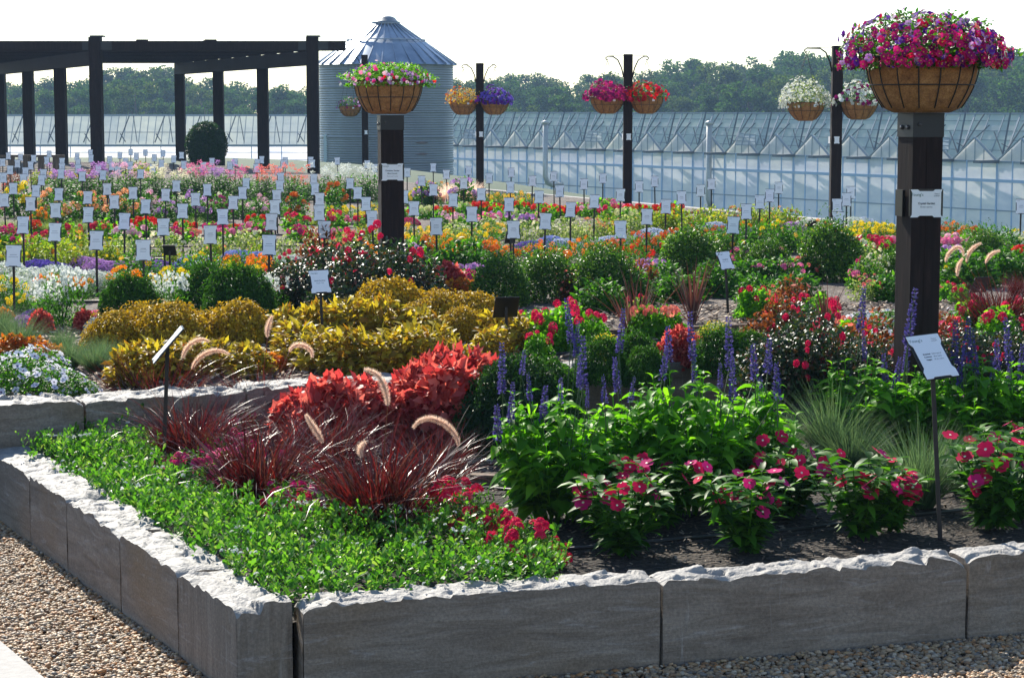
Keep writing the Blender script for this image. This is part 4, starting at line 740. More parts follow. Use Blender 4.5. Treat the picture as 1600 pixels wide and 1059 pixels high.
for i, (x, y, s, lab) in enumerate(VIN):
    e = grow('pink_vinca', at(x, y, ZB), rng.uniform(0, 6.28), 'vinca', 'pink vincas along the front wall', lab); s *= 1.16; e.scale = (s, s, s); body, ends = vb[i % 3]; link('foliage', body, e)
    for k in rng.permutation(len(ends))[:int(rng.integers(12, 16))]:
        for rep in range(1 + (rng.uniform() < .4)):
            t = ends[k] + [rng.normal() * .018, rng.normal() * .018, .012 + rng.uniform(0, .015)]; t = t * [1, 1, rng.uniform(.72, 1.05)]; o = link('flower', fm if rng.uniform() < .6 else fm2, e, t)
            d = Vector((rng.normal() * .6, -.7 + rng.normal() * .5, .9)); d.rotate(Matrix.Rotation(-e.rotation_euler.z, 3, 'Z')); o.rotation_euler = d.to_track_quat('X', 'Z').to_euler(); sc1 = rng.uniform(.8, 1.15); o.scale = (sc1,) * 3
# cordylines
for x, y, h, lab in ((1000, 524, .42, 'spiky bronze plant among red geraniums, with pale leaning blades'), (1082, 506, .42, 'spiky bronze plant in front of the tilted sign'), (1290, 520, .34, 'spiky tan plant behind a crimson flower head'), (985, 528, .3, 'small spiky bronze plant beside the taller spiky one')):
    V, F = blades(44, .1, h, .013, 'x', .12, 6, .36, .02, .1); V2, F2 = blades(18, .1, h * 1.45, .009, 'x', .22, 7, 1.2, .02, .1); V, F, mi = join([(V, F, 0), (V2, F2, 0)])
    e = grow('cordyline', at(x, y, .5), 0, 'spiky plant', 'spiky bronze cordylines', lab); link('foliage', np_mesh('foliage', V, F, MT['cordyline']), e)
# fountain grass plumes: (tip px, base px, depth from the clump, label via clump). each is a part of the nearest burgundy grass
REDG = [q for q in PLANTS if q[1] == 'redgrass' and q[6] == ZB]; REDU = [q for q in PLANTS if q[1] == 'redgrass' and q[6] != ZB]
def plume(pts, gi, src=None):
    "seed plume through the given sight lines, at the depth of its clump; a part of that grass"
    e = (src or REDG)[gi][0]; M = Matrix.LocRotScale(e.location, e.rotation_euler, e.scale).inverted(); q = [at_d(x, y, e.location.y - .06 + .02 * k) for k, (x, y) in enumerate(pts)]; L = [M @ p for p in q]; s = e.scale[0]
    me = plume_mesh([tuple((p - q[0])) for p in q]); o = link('seed_plume', me, e, L[0]); o.matrix_basis = M @ Matrix.Translation(q[0])
    st = MB(); l = L[0]; st.tube([(l.x * .1, l.y * .1, 0), (l.x * .5, l.y * .5, l.z * .6), l], .0018 / s, 4); st.build('flower_stalk', MT['bronze'], e)
for a in (([(285, 560), (295, 540), (310, 531), (326, 533)], 0), ([(300, 577), (312, 558), (332, 548), (357, 553)], 0), ([(418, 528), (419, 510), (425, 494)], 1), ([(452, 550), (462, 539), (478, 541), (488, 558)], 1), ([(606, 634), (601, 606), (590, 586), (570, 577)], 5), ([(717, 697), (704, 670), (683, 655), (660, 655), (646, 668)], 6), ([(505, 692), (492, 670), (478, 648)], 4), ([(567, 714), (563, 700), (570, 690)], 5)): plume(*a)
for a in ([(1478, 410), (1484, 394), (1496, 386), (1506, 400)], [(1510, 410), (1518, 390), (1533, 380)], [(1496, 432), (1498, 414), (1504, 404)], [(1540, 412), (1548, 398), (1562, 392)]): plume(a, 0, REDU)
# green ground cover with little white flowers along the wall
gp = [LA + lnor * .165 + ldir * t for t in (0.05, 1., 2., 3., 3.45)] + [at(x, y, ZB) for x, y in ((150, 668), (240, 668), (238, 735), (320, 790), (430, 836), (520, 836), (600, 850), (700, 852), (770, 872), (860, 890))] + [PA + fnor * .125 + fdir * .98, PA + fnor * .125 + fdir * .06]
ns = 1500; PS = poly_pts(gp, ns); hs_ = .04 + .13 * (.5 + .5 * vnoise(np.column_stack([PS, 0 * PS[:, 0]]), 5, 3)) * rng.uniform(.35, 1.5, ns) + .03; SL = np.repeat(rng.uniform(.75, 1.55, ns), 17); m_ = 17; n = ns * m_; si = np.repeat(np.arange(ns), m_); tt = rng.uniform(.15, 1, n) ** .7
an = rng.uniform(0, 6.283, n); lean = rng.normal(size=(ns, 2)) * .25; P = PS[si] + lean[si] * (tt * hs_[si])[:, None]; zz = ZB + hs_[si] * tt
T1, F1 = leaf(.030, .014, .1, .2, n=3, wide=.68); D = norm(np.column_stack([np.cos(an), np.sin(an), .2 + 1.1 * tt + .3 * rng.normal(size=n)])); LV = scatter(T1, F1, frames(D, np.tile([0., 0, 1.], (n, 1)) + .5 * rng.normal(size=(n, 3)), .5), np.column_stack([P, zz]), rng.uniform(.6, 1.2, n) * (1.15 - .35 * tt) * SL)
k = 45; P2 = poly_pts(gp, k); P2 = P2[rng.integers(0, k, 230)] + rng.normal(size=(230, 2)) * .05; k = 230; h2 = .075 + .10 * (.5 + .5 * vnoise(np.column_stack([P2, 0 * P2[:, 0]]), 5, 3)) + .012; T2, F2 = umbel(.009, 6, .55, .6); FL = scatter(T2, F2, frames(norm(np.column_stack([.4 * rng.normal(size=(k, 2)), np.ones(k)])), rng.normal(size=(k, 3))), np.column_stack([P2, ZB + h2]), rng.uniform(.6, 1.2, k))
V, F, mi = join([(*LV, 0), (*FL, 1)]); o = link('ground_cover', np_mesh('ground_cover', V, F, [MT['cover_leaf'], MT['petal_white']], mi)); tag(o, 'bright green ground cover with tiny white flowers along the wall', 'ground cover', None, 'stuff')

# ---------------------------------------------------------------- edging timbers and drip hoses
def prop(name, mb, mat, label, cat, group=None): o = mb.build(name, mat); tag(o, label, cat, group); return o
mb = MB(); a, b = at(736, 748, .27), at(850, 752, .27); mb.bar(a, b, .06, .05); prop('edging_timber', mb, MT['timber'], 'weathered edging board beside the pink verbena', 'edging board', 'edging boards')
mb = MB(); a, b = at(920, 522, .53), at(1330, 505, .53); mb.bar(a, b, .04, .05); prop('edging_timber', mb, MT['timber'], 'long edging board behind the red geraniums', 'edging board', 'edging boards')
mb = MB(); a, b = at(380, 690, .27), at(700, 738, .27)
hl = ['black hose just behind the front wall', 'black hose looping past the large sign stake', 'black hose behind the pink verbena', 'black hose across the soil of the upper bed', 'black hose behind the bronze spiky plants']
for (pts, z), lb in zip((([(880, 858), (1060, 842), (1250, 826), (1420, 806), (1600, 784)], .255), ([(1180, 806), (1300, 784), (1460, 770), (1600, 752)], .255), ([(640, 772), (760, 762), (860, 770), (960, 800)], .256), ([(820, 556), (940, 548), (1100, 540), (1330, 528)], .51), ([(790, 538), (900, 530), (1060, 518), (1330, 500)], .51)), hl):
    P = [at(x, y, z + .012) for x, y in pts]; mb = MB(); mb.tube(P, .008, 8); prop('drip_hose', mb, MT['tube_black'], lb, 'drip hose', 'black drip hoses on the soil')
for i, y in enumerate((470, 428, 404, 385, 368, 352)):
    mb = MB(); mb.tube([at(-30, y + 2, .512), at(300, y, .512), at(620, y - 2, .512)], .011, 6); prop('drip_hose', mb, MT['tube_black'], ['black hose in front of the orange marigolds', 'black hose in front of the purple flower domes', 'black hose behind the purple flower domes', 'black hose before the red geranium row', 'black hose before the pale grass tufts', 'black hose before the peach dahlias'][i], 'drip hose', 'black drip hoses on the soil')

# ---------------------------------------------------------------- plant signs
def card_shape(w, h, portrait=True):
    a, b = w / 2, h / 2
    if portrait: return [(-a, b), (a, b), (a, b * .66), (a * .86, b * .5), (a * .86, -b * .5), (a, -b * .66), (a, -b), (a * .6, -b), (a * .5, -b * .93), (-a * .5, -b * .93), (-a * .6, -b), (-a, -b), (-a, -b * .66), (-a * .86, -b * .5), (-a * .86, b * .5), (-a, b * .66)]
    return [(-a, b), (-a * .55, b), (-a * .42, b * .88), (a * .42, b * .88), (a * .55, b), (a, b), (a * .93, b * .8), (a * .93, -b * .8), (a, -b), (a * .5, -b), (a * .4, -b * .88), (-a * .4, -b * .88), (-a * .55, -b), (-a, -b), (-a * .9, -b * .8), (-a * .9, b * .8)]
def card_mesh(w, h, portrait=True, t=.002):
    p = card_shape(w, h, portrait); k = len(p); mb = MB(); mb.add([(x, -t, z) for x, z in p] + [(x, 0, z) for x, z in p], [tuple(range(k))[::-1], tuple(range(k, 2 * k))] + [(i, (i + 1) % k, k + (i + 1) % k, k + i) for i in range(k)]); return mb.mesh('card', MT['card'])
def text_mesh(txt, size, bold=0.):
    c = bpy.data.curves.new('lettering', 'FONT'); c.body = txt; c.size = size; c.align_x = 'CENTER'; c.align_y = 'CENTER'; c.offset = bold; c.resolution_u = 2
    o = bpy.data.objects.new('lettering', c); col.objects.link(o); dg = bpy.context.evaluated_depsgraph_get(); me = bpy.data.meshes.new_from_object(o.evaluated_get(dg)); bpy.data.objects.remove(o); return me
def lettering(parent, txt, size, x, z, mat='print', bold=0., y=-.0035, ital=False):
    me = text_mesh(txt, size, bold); me.materials.clear(); me.materials.append(MT[mat]); o = link('lettering', me, parent, (x, y, z)); o.rotation_euler = (math.pi / 2, 0, 0); return o
def lines_mesh(w, h, rows):
    mb = MB()
    for (x0, x1, z, t) in rows: mb.box(x0 * w, x1 * w, -.0032, -.0022, (z - t / 2) * h, (z + t / 2) * h)
    return mb.mesh('printed_lines', MT['print'])
def make_sign(w, h, stake, tilt, rows=None, rz=0.):
    "plant sign: stake, black holder, white card; origin at the foot of the stake"
    e = empty('plant_sign'); mb = MB(); mb.box(-.009, .009, -.003, .003, -.15, stake); mb.build('stake', MT['black_metal'], e)
    mb = MB(); mb.box(-w * .5, w * .5, .0, .006, -h * .5 - .002, h * .5 + .006); hd = mb.build('holder', MT['black_plastic'], e, (0, -.006, stake)); hd.rotation_euler = (-tilt, 0, 0)
    c = link('card', card_mesh(w, h), hd, (0, -.001, 0))
    if rows: link('printed_lines', lines_mesh(w, h, rows), hd)
    return e, hd
SG = '''20,400 224,391 419,383 150,376 330,367 86,363 506,359 802,359 971,359 257,355 683,354 36,352 1144,352 424,347 193,346 850,346 1309,344 584,342 348,339 1010,339 139,336 737,335 499,333 1166,331 285,330 88,329 891,328 647,326 430,324 228,323 1039,323 1595,323 1308,322 796,320 48,319 572,319 364,317 179,316 1187,316 928,315 8,313 707,313 306,312 498,312 1323,312 137,309 1066,309 630,308 840,308 433,307 1203,306 258,305 969,305 92,304 752,304 208,302 379,302 559,302 1330,301 56,299 876,299 1095,298 324,297 677,297 168,296 492,296 21,295 1217,294 797,293 999,292 275,291 436,291 913,288 1112,288 385,287 547,287 724,287 1024,284 659,283 831,283 64,282 37,280 490,280 764,279 942,279 5,278 439,278 128,276 866,276 160,274 698,273 67,272 96,272 219,272 636,270 798,270 40,269 184,267 432,267 732,267 15,266 154,265 122,264 238,263 401,263 585,263 97,262 677,262 175,260 318,260 48,259 204,259 359,259 287,258 574,257 27,256 252,256 442,256 488,256 122,255 402,255 4,254 367,254 97,253 196,253 331,253 445,252 528,252 74,251 486,251 171,250 409,250 271,249 53,248 143,248 241,247 32,246 120,245 213,245 13,244 187,243 283,243 77,241 255,240 142,239 228,239 204,238'''
ROWS1 = [(-.42, -.12, .40, .012), (-.22, .22, .06, .014), (-.3, .3, -.05, .012)]; ROWS2 = [(-.42, -.1, .40, .012), (-.18, .2, .08, .018), (-.24, .26, 0, .01), (-.2, .2, -.08, .01)]
SPROTO = [make_sign(.112, .155, .455, R(14), ROWS1)[0], make_sign(.112, .155, .455, R(10), ROWS2)[0], make_sign(.108, .16, .455, R(17), ROWS1)[0]]
SIGNS = []; used = set()
for i, q in enumerate(SG.split()):
    x, y = map(float, q.split(',')); p = at(x, y, .5 + .455); p.z = .5; k = i % 3
    e = SPROTO[k] if k not in used else copy_tree(SPROTO[k]); used.add(k); e.location = p; e.rotation_euler = (0, rng.normal() * .015, rng.normal() * .06 + (-.12 if x > 840 else .05)); SIGNS.append((e, x, y))
    tag(e, None, 'plant sign', 'white plant signs in rows over the garden field')
def big_sign(px, py, basex, basey, z, w, h, tilt, rz, label, lean=0., name_rows=None, face=1):
    p = at(basex, basey, z); q = at_d(px, py, p.y); st = q.z - z; e, hd = make_sign(w, h, st, tilt, name_rows); e.location = p; e.rotation_euler = (0, math.atan2(q.x - p.x, st), 0); hd.rotation_euler = (-tilt, 0, rz)
    tag(e, label, 'plant sign', 'tall plant signs in the front beds'); return e, hd
e, hd = big_sign(1456, 556, 1469, 842, ZB, .152, .215, R(42), R(22), 'large tilted plant sign on a tall stake before the big post')
lettering(hd, "Young's", .02, -.042, .082, 'print_green'); lettering(hd, 'TRIALS', .008, .044, .084); lettering(hd, 'GARDEN', .007, .044, .074)
for j, (a, b) in enumerate((('Botanical:', 'Salvia hybrid'), ('Common:', 'Blue Salvia'), ('Height:', '18-24 inches'))): lettering(hd, a, .009, -.022, .012 - j * .014, 'print', .0004); lettering(hd, b, .009, .024, .012 - j * .014)
e, hd = big_sign(500, 440, 505, 545, .5, .125, .165, R(36), R(14), 'pale blue tilted sign in front of the dark rose bushes')
lettering(hd, "Young's", .014, -.03, .062, 'print_green'); lettering(hd, 'Knock Out Rose', .010, 0, .006, 'print', .0003); lettering(hd, 'Height: 3 feet', .009, 0, -.012)
e, hd = big_sign(1133, 407, 1138, 494, .5, .105, .15, R(36), R(19), 'pale blue tilted sign between the two spiky bronze plants')
lettering(hd, "Young's", .013, -.024, .055, 'print_green'); lettering(hd, 'Cordyline', .011, .002, .008, 'print', .0003); lettering(hd, 'Red Sensation', .009, .002, -.01)
# the sign seen edge-on, and the ones seen from behind
e, hd = big_sign(262, 538, 255, 745, ZB, .15, .21, R(38), R(-78), 'plant sign seen almost edge on between burgundy grasses')
for (px, py, bx, by, z, w, h, rz, lb) in ((797, 480, 791, 548, .5, .155, .15, R(180 + 12), 'large black back of a sign in front of the yellow coleus'), (1545, 445, 1531, 496, .5, .135, .13, R(180 + 22), 'black back of a sign beside the red grass'), (802, 371, 798, 432, .5, .10, .12, R(180 + 18), 'black back of a sign overlapping a white sign behind it'), (267, 391, 266, 445, .5, .11, .10, R(180 - 6), 'black back of a sign above the large yellow marigolds'), (1272, 351, 1268, 385, .5, .10, .09, R(180 + 20), 'black back of a sign above the dark green shrub')):
    p = at(bx, by, z); q = at_d(px, py, p.y); st = q.z - z; e, hd = make_sign(w, h, st, R(32), None); e.location = p; e.rotation_euler = (0, math.atan2(q.x - p.x, st), 0); hd.rotation_mode = 'ZYX'; hd.rotation_euler = (-R(32), 0, 0); e.rotation_euler = (0, 0, rz); tag(e, lb, 'plant sign', 'plant signs turned away showing black backs')
# ---------------------------------------------------------------- baskets and posts
def basket_mesh(Rr, Hh, seed=0, bulge=.62):
    pr = [(Rr * .985, 0), (Rr, -.01 * Hh)] ; 
    for t in np.linspace(.06, 1, 12): pr.append((Rr * (1 - (1 - bulge) * t ** 2.1) if t < .93 else Rr * bulge * (.97 if t < 1 else .8), -Hh * t))
    pr.append((.001, -Hh * 1.0)); mb = MB(); mb.lathe(pr[::-1], 40); V = np.array(mb.v); V[:, :2] *= (1 + .012 * vnoise(V, 14, seed))[:, None]; mb.v = [tuple(v) for v in V]
    mb.add([(Rr * .97 * math.cos(a), Rr * .97 * math.sin(a), -.01) for a in np.linspace(0, 6.283, 33)[:32]], [tuple(range(32))]); return mb.mesh('liner', MT['coir']), pr
def wire_mesh(Rr, Hh, pr, nrib=14, r=.004, ring=(.5,)):
    mb = MB(); prof = [p for p in pr[1:-2]]
    for k in range(nrib):
        a = 2 * math.pi * k / nrib + .13; mb.tube([((q[0] + r) * math.cos(a), (q[0] + r) * math.sin(a), q[1]) for q in prof], r, 5)
    def ringat(z, rr, th): mb.tube([(rr * math.cos(a), rr * math.sin(a), z) for a in np.linspace(0, 2 * math.pi, 41)], th, 6, 0, False)
    ringat(0, Rr + r, r * 1.8)
    for f in ring: z = -Hh * f; rr = np.interp(-z, [-q[1] for q in prof], [q[0] for q in prof]) + r * 2; ringat(z, rr, r)
    return mb.mesh('wire_frame', MT['iron'])
def posy(parent, Rr, Hh, cols, nl, fs, nf, lm='green', ft='star', eye=None, leafL=.03, trail=.15, zoff=0., topz=-.1):
    T, F = leaf(leafL, leafL * .5, .3, .3); V1 = leaves(nl, Rr, Hh, T, F, lm, .55, .2, 0, .9, .22); V2 = leaves(nl // 3, Rr * .97, Hh * .35, T, F, lm, .75, 0, .6, .9, .2, zoff=-trail * Hh)
    nm_, me = foliage([V1, V2, leaves(nl // 3, Rr * .75, Hh * .7, T, F, lm, .2)], lm); o = link('foliage', me, parent, (0, 0, zoff))
    T, F = {'star': lambda: star(fs, 5, .3, 1.15), 'ball': lambda: umbel(fs, 10, .5, 1), 'daisy': lambda: star(fs, 10, .1, .85), 'tiny': lambda: umbel(fs, 6, .5, .8)}[ft]()
    for c, share in cols:
        k = max(3, int(nf * share)); P, d = dome(k, Rr * 1.03, Hh * 1.04, .93, .3, .2)
        # cluster the colour in patches
        ca = norm(rng.normal(size=(9, 3))); ca[:, 2] = np.abs(ca[:, 2]) * .6; w_ = ca[rng.integers(0, 9, k)] + .45 * rng.normal(size=(k, 3)); d = norm(w_); d[:, 2] = np.abs(d[:, 2]) * 1.15 - .22; d = norm(d)
        P = d * [Rr, Rr, Hh] * (rng.uniform(.86, 1.08, (k, 1)) + .2 * vnoise(d, 3.5, 5)[:, None]); M = frames(norm(d + .35 * rng.normal(size=(k, 3))), rng.normal(size=(k, 3))); S = rng.uniform(.75, 1.15, k)
        pr = [(*scatter(T, F, M, P, S), 0)]; mats = [MT['petal_' + c]]
        if eye: kk = 6; r_ = fs * .2; T2 = np.array([(.01, 0, 0)] + [(.003, r_ * math.cos(6.283 * i / kk), r_ * math.sin(6.283 * i / kk)) for i in range(kk)]); pr.append((*scatter(T2, np.array([(0, i + 1, (i + 1) % kk + 1) for i in range(kk)]), M, P, S), 1)); mats.append(MT[eye])
        V, F_, mi = join(pr); link('blossoms', np_mesh('blossoms', V, F_, mats, mi), parent, (0, 0, zoff))
def post_basket(px, top_y, D, Rr, Hh, fR, fH, cols, label, **kw):
    q = at_d(px, top_y, D); e = empty('flower_basket', q); me, pr = basket_mesh(Rr, Hh, int(px)); link('liner', me, e); link('wire_frame', wire_mesh(Rr, Hh, pr, 16, .0035), e); posy(e, fR, fH, cols, **kw); tag(e, label, 'flower basket', 'large baskets on top of the two near posts'); return q
def big_post(px, basey, z0, ybot, D, w, rz, label, signw, signh, sy, rows, texts):
    q = at_d(px, ybot, D); e = empty('garden_post', (q.x, q.y, z0), rz); hh = q.z - z0; mb = MB(); mb.box(-w / 2, w / 2, -w / 2, w / 2, -.1, hh - .12)
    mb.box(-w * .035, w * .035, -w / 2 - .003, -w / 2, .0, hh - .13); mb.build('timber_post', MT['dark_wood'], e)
    mb = MB(); mb.box(-w / 2 - .004, w / 2 + .004, -w / 2 - .004, w / 2 + .004, hh - .125, hh - .002); br = mb.build('metal_cap', MT['iron'], e)
    mb = MB(); 
    for sx in (-1, 1): mb.tube([(-w / 2 - .003, sx * w * .2, hh - .075), (-w / 2 - .012, sx * w * .2, hh - .075)], .012, 8)
    mb.tube([(-w * .3, -w / 2 - .003, hh - .06), (-w * .3, -w / 2 - .012, hh - .06)], .009, 8); mb.build('bolt', MT['zinc'], br); return e, q
e, q = big_post(1439, 0, ZB, 176, 10.6, .168, R(16), '', .17, .145, 318, None, None); tag(e, 'nearest dark timber post with the largest flower basket on top', 'garden post', 'timber posts carrying flower baskets'); PE1 = e
post_basket(1442, 90, 10.6, .285, .282, .42, .225, [('magenta', .22), ('deepviolet', .15), ('plum', .26), ('lilac', .17), ('crimson', .12), ('purple', .07), ('coral', .03)], 'huge basket of pink, purple and violet petunias on near post', nl=3000, fs=.0195, nf=1000, eye='eye_yellow', trail=.25, zoff=-.0)
e, q = big_post(610, 0, .5, 180, 17.6, .195, R(12), '', .19, .14, 269, None, None); tag(e, 'dark timber post before the silo with mixed flower basket', 'garden post', 'timber posts carrying flower baskets'); PE2 = e
post_basket(607, 126, 17.6, .29, .285, .385, .15, [('lilac', .3), ('white', .25), ('pink', .2), ('magenta', .12), ('red', .06), ('palepink', .2)], 'basket with loose pink, lilac and white flowers before the silo', nl=2600, fs=.018, nf=210, lm='green_bright', trail=.3)
def post_sign(px, py, post, w, h, label, texts, off, rz=0.):
    D = post.location.y; q = at_d(px, py, D - .11); e = empty('post_sign', q, rz); mb = MB(); mb.box(-w / 2 - .004, w / 2 + .006, .0, .008, -h / 2 + .006, h / 2 + .002); mb.build('holder', MT['black_plastic'], e)
    link('card', card_mesh(w, h, False), e, (0, -.002, 0))
    for t in texts: lettering(e, *t, y=-.006)
    tag(e, label, 'post sign', 'white signs on the near posts')
post_sign(1447, 318, PE1, .168, .142, 'Crystal Garden sign fixed to the nearest timber post', [("Young's", .021, -.05, .045, 'print_green'), ('TRIALS', .009, .055, .048), ('GARDEN', .008, .055, .038), ('Crystal Garden', .0145, 0, .0, 'print', .0004), ('Flower Garden', .0105, 0, -.018)], 0, R(8))
post_sign(613, 269, PE2, .19, .145, 'white sign with three printed lines on the post before silo', [("Young's", .02, -.06, .05, 'print_green'), ('TRIALS', .009, .06, .052), ('Container Garden', .016, 0, .012, 'print', .0004), ('Mixed Annuals', .014, 0, -.012, 'print', .0003), ('Petunia and Verbena', .011, 0, -.036)], 0, R(6))
for px, py, post, lb in ((1407, 317, PE1, 'thin black sign edge on the left face of the nearest post'), (593, 269, PE2, 'thin black sign edge on the left face of post before silo')):
    q = at_d(px, py, post.location.y); e = empty('post_sign', q, post.rotation_euler.z); mb = MB(); mb.box(-.010, .004, -.04, .04, -.068, .068); mb.build('holder', MT['black_plastic'], e); tag(e, lb, 'post sign', 'white signs on the near posts')
def hook_arm(mb, s, w, hh, reach):
    "curved iron bracket: strut from the post, arm out to a scrolled hook"
    mb.tube([(s * w * .5, 0, hh - .36), (s * (w * .5 + .03), 0, hh - .22), (s * (w * .5 + .09), 0, hh - .09), (s * (w * .5 + .17), 0, hh - .035), (s * reach, 0, hh - .03), (s * (reach + .03), 0, hh - .06), (s * (reach + .012), 0, hh - .095), (s * (reach - .01), 0, hh - .075)], .011, 6)
    mb.tube([(s * w * .5, 0, hh - .02), (s * reach, 0, hh - .025)], .004, 5)
def hanging(q, hang, Rr, Hh, fR, fH, cols, label, tagc=True, **kw):
    e = empty('hanging_basket', q); me, pr = basket_mesh(Rr, Hh, int(q.x * 50), .45); link('liner', me, e); link('wire_frame', wire_mesh(Rr, Hh, pr, 12, .003, (.45,)), e); mb = MB()
    for k in range(4): a = k * 1.571 + .5; mb.tube([(Rr * math.cos(a), Rr * math.sin(a), 0), (0, 0, hang)], .0035, 4)
    mb.build('hanger_wire', MT['iron'], e); posy(e, fR, fH, cols, **kw)
    if tagc: mb = MB(); mb.box(-.02, .02, -.002, 0, -.018, .018); o = mb.build('price_card', MT['card'], e, (Rr * .35, -Rr * .95, -Hh * .18))
    tag(e, label, 'hanging basket', 'hanging baskets on the far posts')
def far_post(px, basey, topy, w, label, baskets, cardy):
    p = at(px, basey, .5); t = at_d(px, topy, p.y); hh = t.z - .5; e = empty('basket_post', p); mb = MB(); mb.box(-w / 2, w / 2, -w / 2, w / 2, 0, hh); mb.build('timber_post', MT['dark_wood'], e)
    for bx, by, s, lab, args in baskets:
        q = at_d(bx, by, p.y); reach = abs(q.x - p.x); mb = MB(); hook_arm(mb, s, w, hh, reach); mb.build('hook_bracket', MT['iron'], e); hanging(q, t.z - .1 - q.z, .27 if len(args) < 7 else args[6], .26, *args[:3], lab, **args[3])
    if cardy:
        q = at_d(px, cardy, p.y); e2 = empty('post_card', (q.x + .02, q.y - w / 2 - .004, q.z)); link('card', card_mesh(.075, .1), e2); mb = MB(); mb.box(-.04, .04, 0, .003, -.052, .052); mb.build('holder', MT['black_plastic'], e2); tag(e2, 'small white card on the ' + label, 'post card', 'small cards on the far posts')
        e3 = empty('post_card', (q.x - w / 2 - .004, q.y - .01, q.z), R(-80)); link('card', card_mesh(.075, .1), e3); mb = MB(); mb.box(-.04, .04, 0, .003, -.052, .052); mb.build('holder', MT['black_plastic'], e3); tag(e3, 'edge-on card on the ' + label, 'post card', 'small cards on the far posts')
    tag(e, label, 'basket post', 'slim timber posts with hanging baskets')
far_post(1304, 340, 72, .145, 'tall slim post beside the white hanging basket', [(1259, 160, -1, 'hanging basket full of small white daisies', (.36, .33, [('white', 1.)], dict(nl=900, fs=.021, nf=520, ft='daisy', eye='eye_yellow', lm='green_pale', trail=.2))), (1342, 158, 1, 'hanging basket with white flowers above dark pink ones', (.36, .26, [('white', .6), ('plum', .3)], dict(nl=800, fs=.03, nf=260)))], 219)
far_post(980, 322, 85, .14, 'tall slim post between the magenta and red baskets', [(949, 152, -1, 'hanging basket of magenta petunias', (.36, .24, [('magenta', .35), ('plum', .65)], dict(nl=700, fs=.036, nf=240, lm='bronze'))), (1010, 152, 1, 'hanging basket of red and rust coloured flowers', (.36, .24, [('red', .35), ('darkred', .4), ('crimson', .25)], dict(nl=900, fs=.034, nf=200)))], 214)
far_post(750, 297, 99, .145, 'tall slim post between the rusty brown and dark blue baskets', [(724, 158, -1, 'hanging basket of rusty brown foliage', (.34, .26, [('rust', .4), ('golden', .3)], dict(nl=900, fs=.025, nf=120, lm='coleus_gold'))), (773, 158, 1, 'hanging basket with dark violet blue flowers', (.34, .26, [('deepviolet', .4), ('violet', .6)], dict(nl=900, fs=.034, nf=220, lm='green_dark')))], 210)
far_post(571, 268, 86, .15, 'slim post half hidden behind the mixed flower basket', [(547, 166, -1, 'small hanging basket before the silo wall', (.33, .22, [('plum', .5), ('lilac', .3)], dict(nl=800, fs=.03, nf=80)))], 207)

# ---------------------------------------------------------------- pergola
e = empty('pergola', (0, 0, 0)); Y0, Y1 = 53., 67.; PX = [at_d(490, 260, Y0).x, at_d(153, 260, Y0).x]; back = [at_d(283, 250, Y1).x, at_d(5, 250, Y1).x]
for k in range(2):
    for j in range(4):
        # posts stand at even steps along each side beam
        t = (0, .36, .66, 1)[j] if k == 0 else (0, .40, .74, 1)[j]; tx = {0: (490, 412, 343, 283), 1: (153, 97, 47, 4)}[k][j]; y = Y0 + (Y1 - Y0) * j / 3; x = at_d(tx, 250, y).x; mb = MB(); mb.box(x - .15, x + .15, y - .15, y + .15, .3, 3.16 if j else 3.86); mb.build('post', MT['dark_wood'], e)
for k in range(2):
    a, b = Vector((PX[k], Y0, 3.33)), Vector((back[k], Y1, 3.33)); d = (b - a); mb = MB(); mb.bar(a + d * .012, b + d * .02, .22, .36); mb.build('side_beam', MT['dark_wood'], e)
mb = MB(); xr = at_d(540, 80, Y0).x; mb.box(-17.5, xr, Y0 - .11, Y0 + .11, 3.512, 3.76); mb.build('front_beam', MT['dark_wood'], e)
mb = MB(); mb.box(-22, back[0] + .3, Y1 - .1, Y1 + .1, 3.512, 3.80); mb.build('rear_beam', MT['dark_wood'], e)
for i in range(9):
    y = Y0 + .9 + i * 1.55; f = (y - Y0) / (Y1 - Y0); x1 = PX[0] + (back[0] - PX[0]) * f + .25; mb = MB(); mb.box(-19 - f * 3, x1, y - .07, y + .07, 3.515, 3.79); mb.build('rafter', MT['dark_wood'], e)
for sx in (28, 262, 365, 20):
    q = at_d(sx, 66, Y0 + 2); mb = MB(); mb.bar((q.x - .3, Y0 - .1, 3.775), (q.x - 3., Y1, 3.815), .3, .05); mb.build('top_slat', MT['dark_wood'], e)
for px in (153, 490):
    q = at_d(px, 80, Y0); mb = MB(); mb.box(q.x - .38, q.x + .38, Y0 - .118, Y0 - .112, 3.53, 3.75); mb.build('bracket_plate', MT['iron'], e); mb = MB(); mb.box(q.x - .17, q.x + .17, Y0 - .17, Y0 + .17, 3.862, 3.9); mb.build('post_cap', MT['iron'], e)
tag(e, 'dark timber pergola standing before the long greenhouse', 'pergola')
# topiary
e = empty('topiary_shrub', at_d(323, 262, 58.)); n = 9000; d = norm(rng.normal(size=(n, 3))); P = d * [.57, .57, .66] * rng.uniform(.88, 1.03, (n, 1)) * (1 + .02 * vnoise(d, 6, 2))[:, None] + [0, 0, .62]; P[:, 2] = np.maximum(P[:, 2], 0)
V, F = scatter(*leaf_lo(.05, .03), frames(norm(d + .8 * rng.normal(size=d.shape)), d + .4 * rng.normal(size=d.shape)), P, rng.uniform(.7, 1.2, n)); link('foliage', np_mesh('foliage', V, [F], MT['green_dark']), e)
mb = MB(); mb.lathe([(.02, .0), (.45, .1), (.5, .6), (.4, 1.), (.15, 1.2), (.01, 1.22)], 20); mb.build('inner_twigs', MT['green_dark'], e); mb = MB(); mb.tube([(0, 0, -.3), (0, 0, .4)], .06, 8); mb.build('stem', MT['bark'], e)
tag(e, 'clipped egg-shaped evergreen under the pergola', 'topiary')
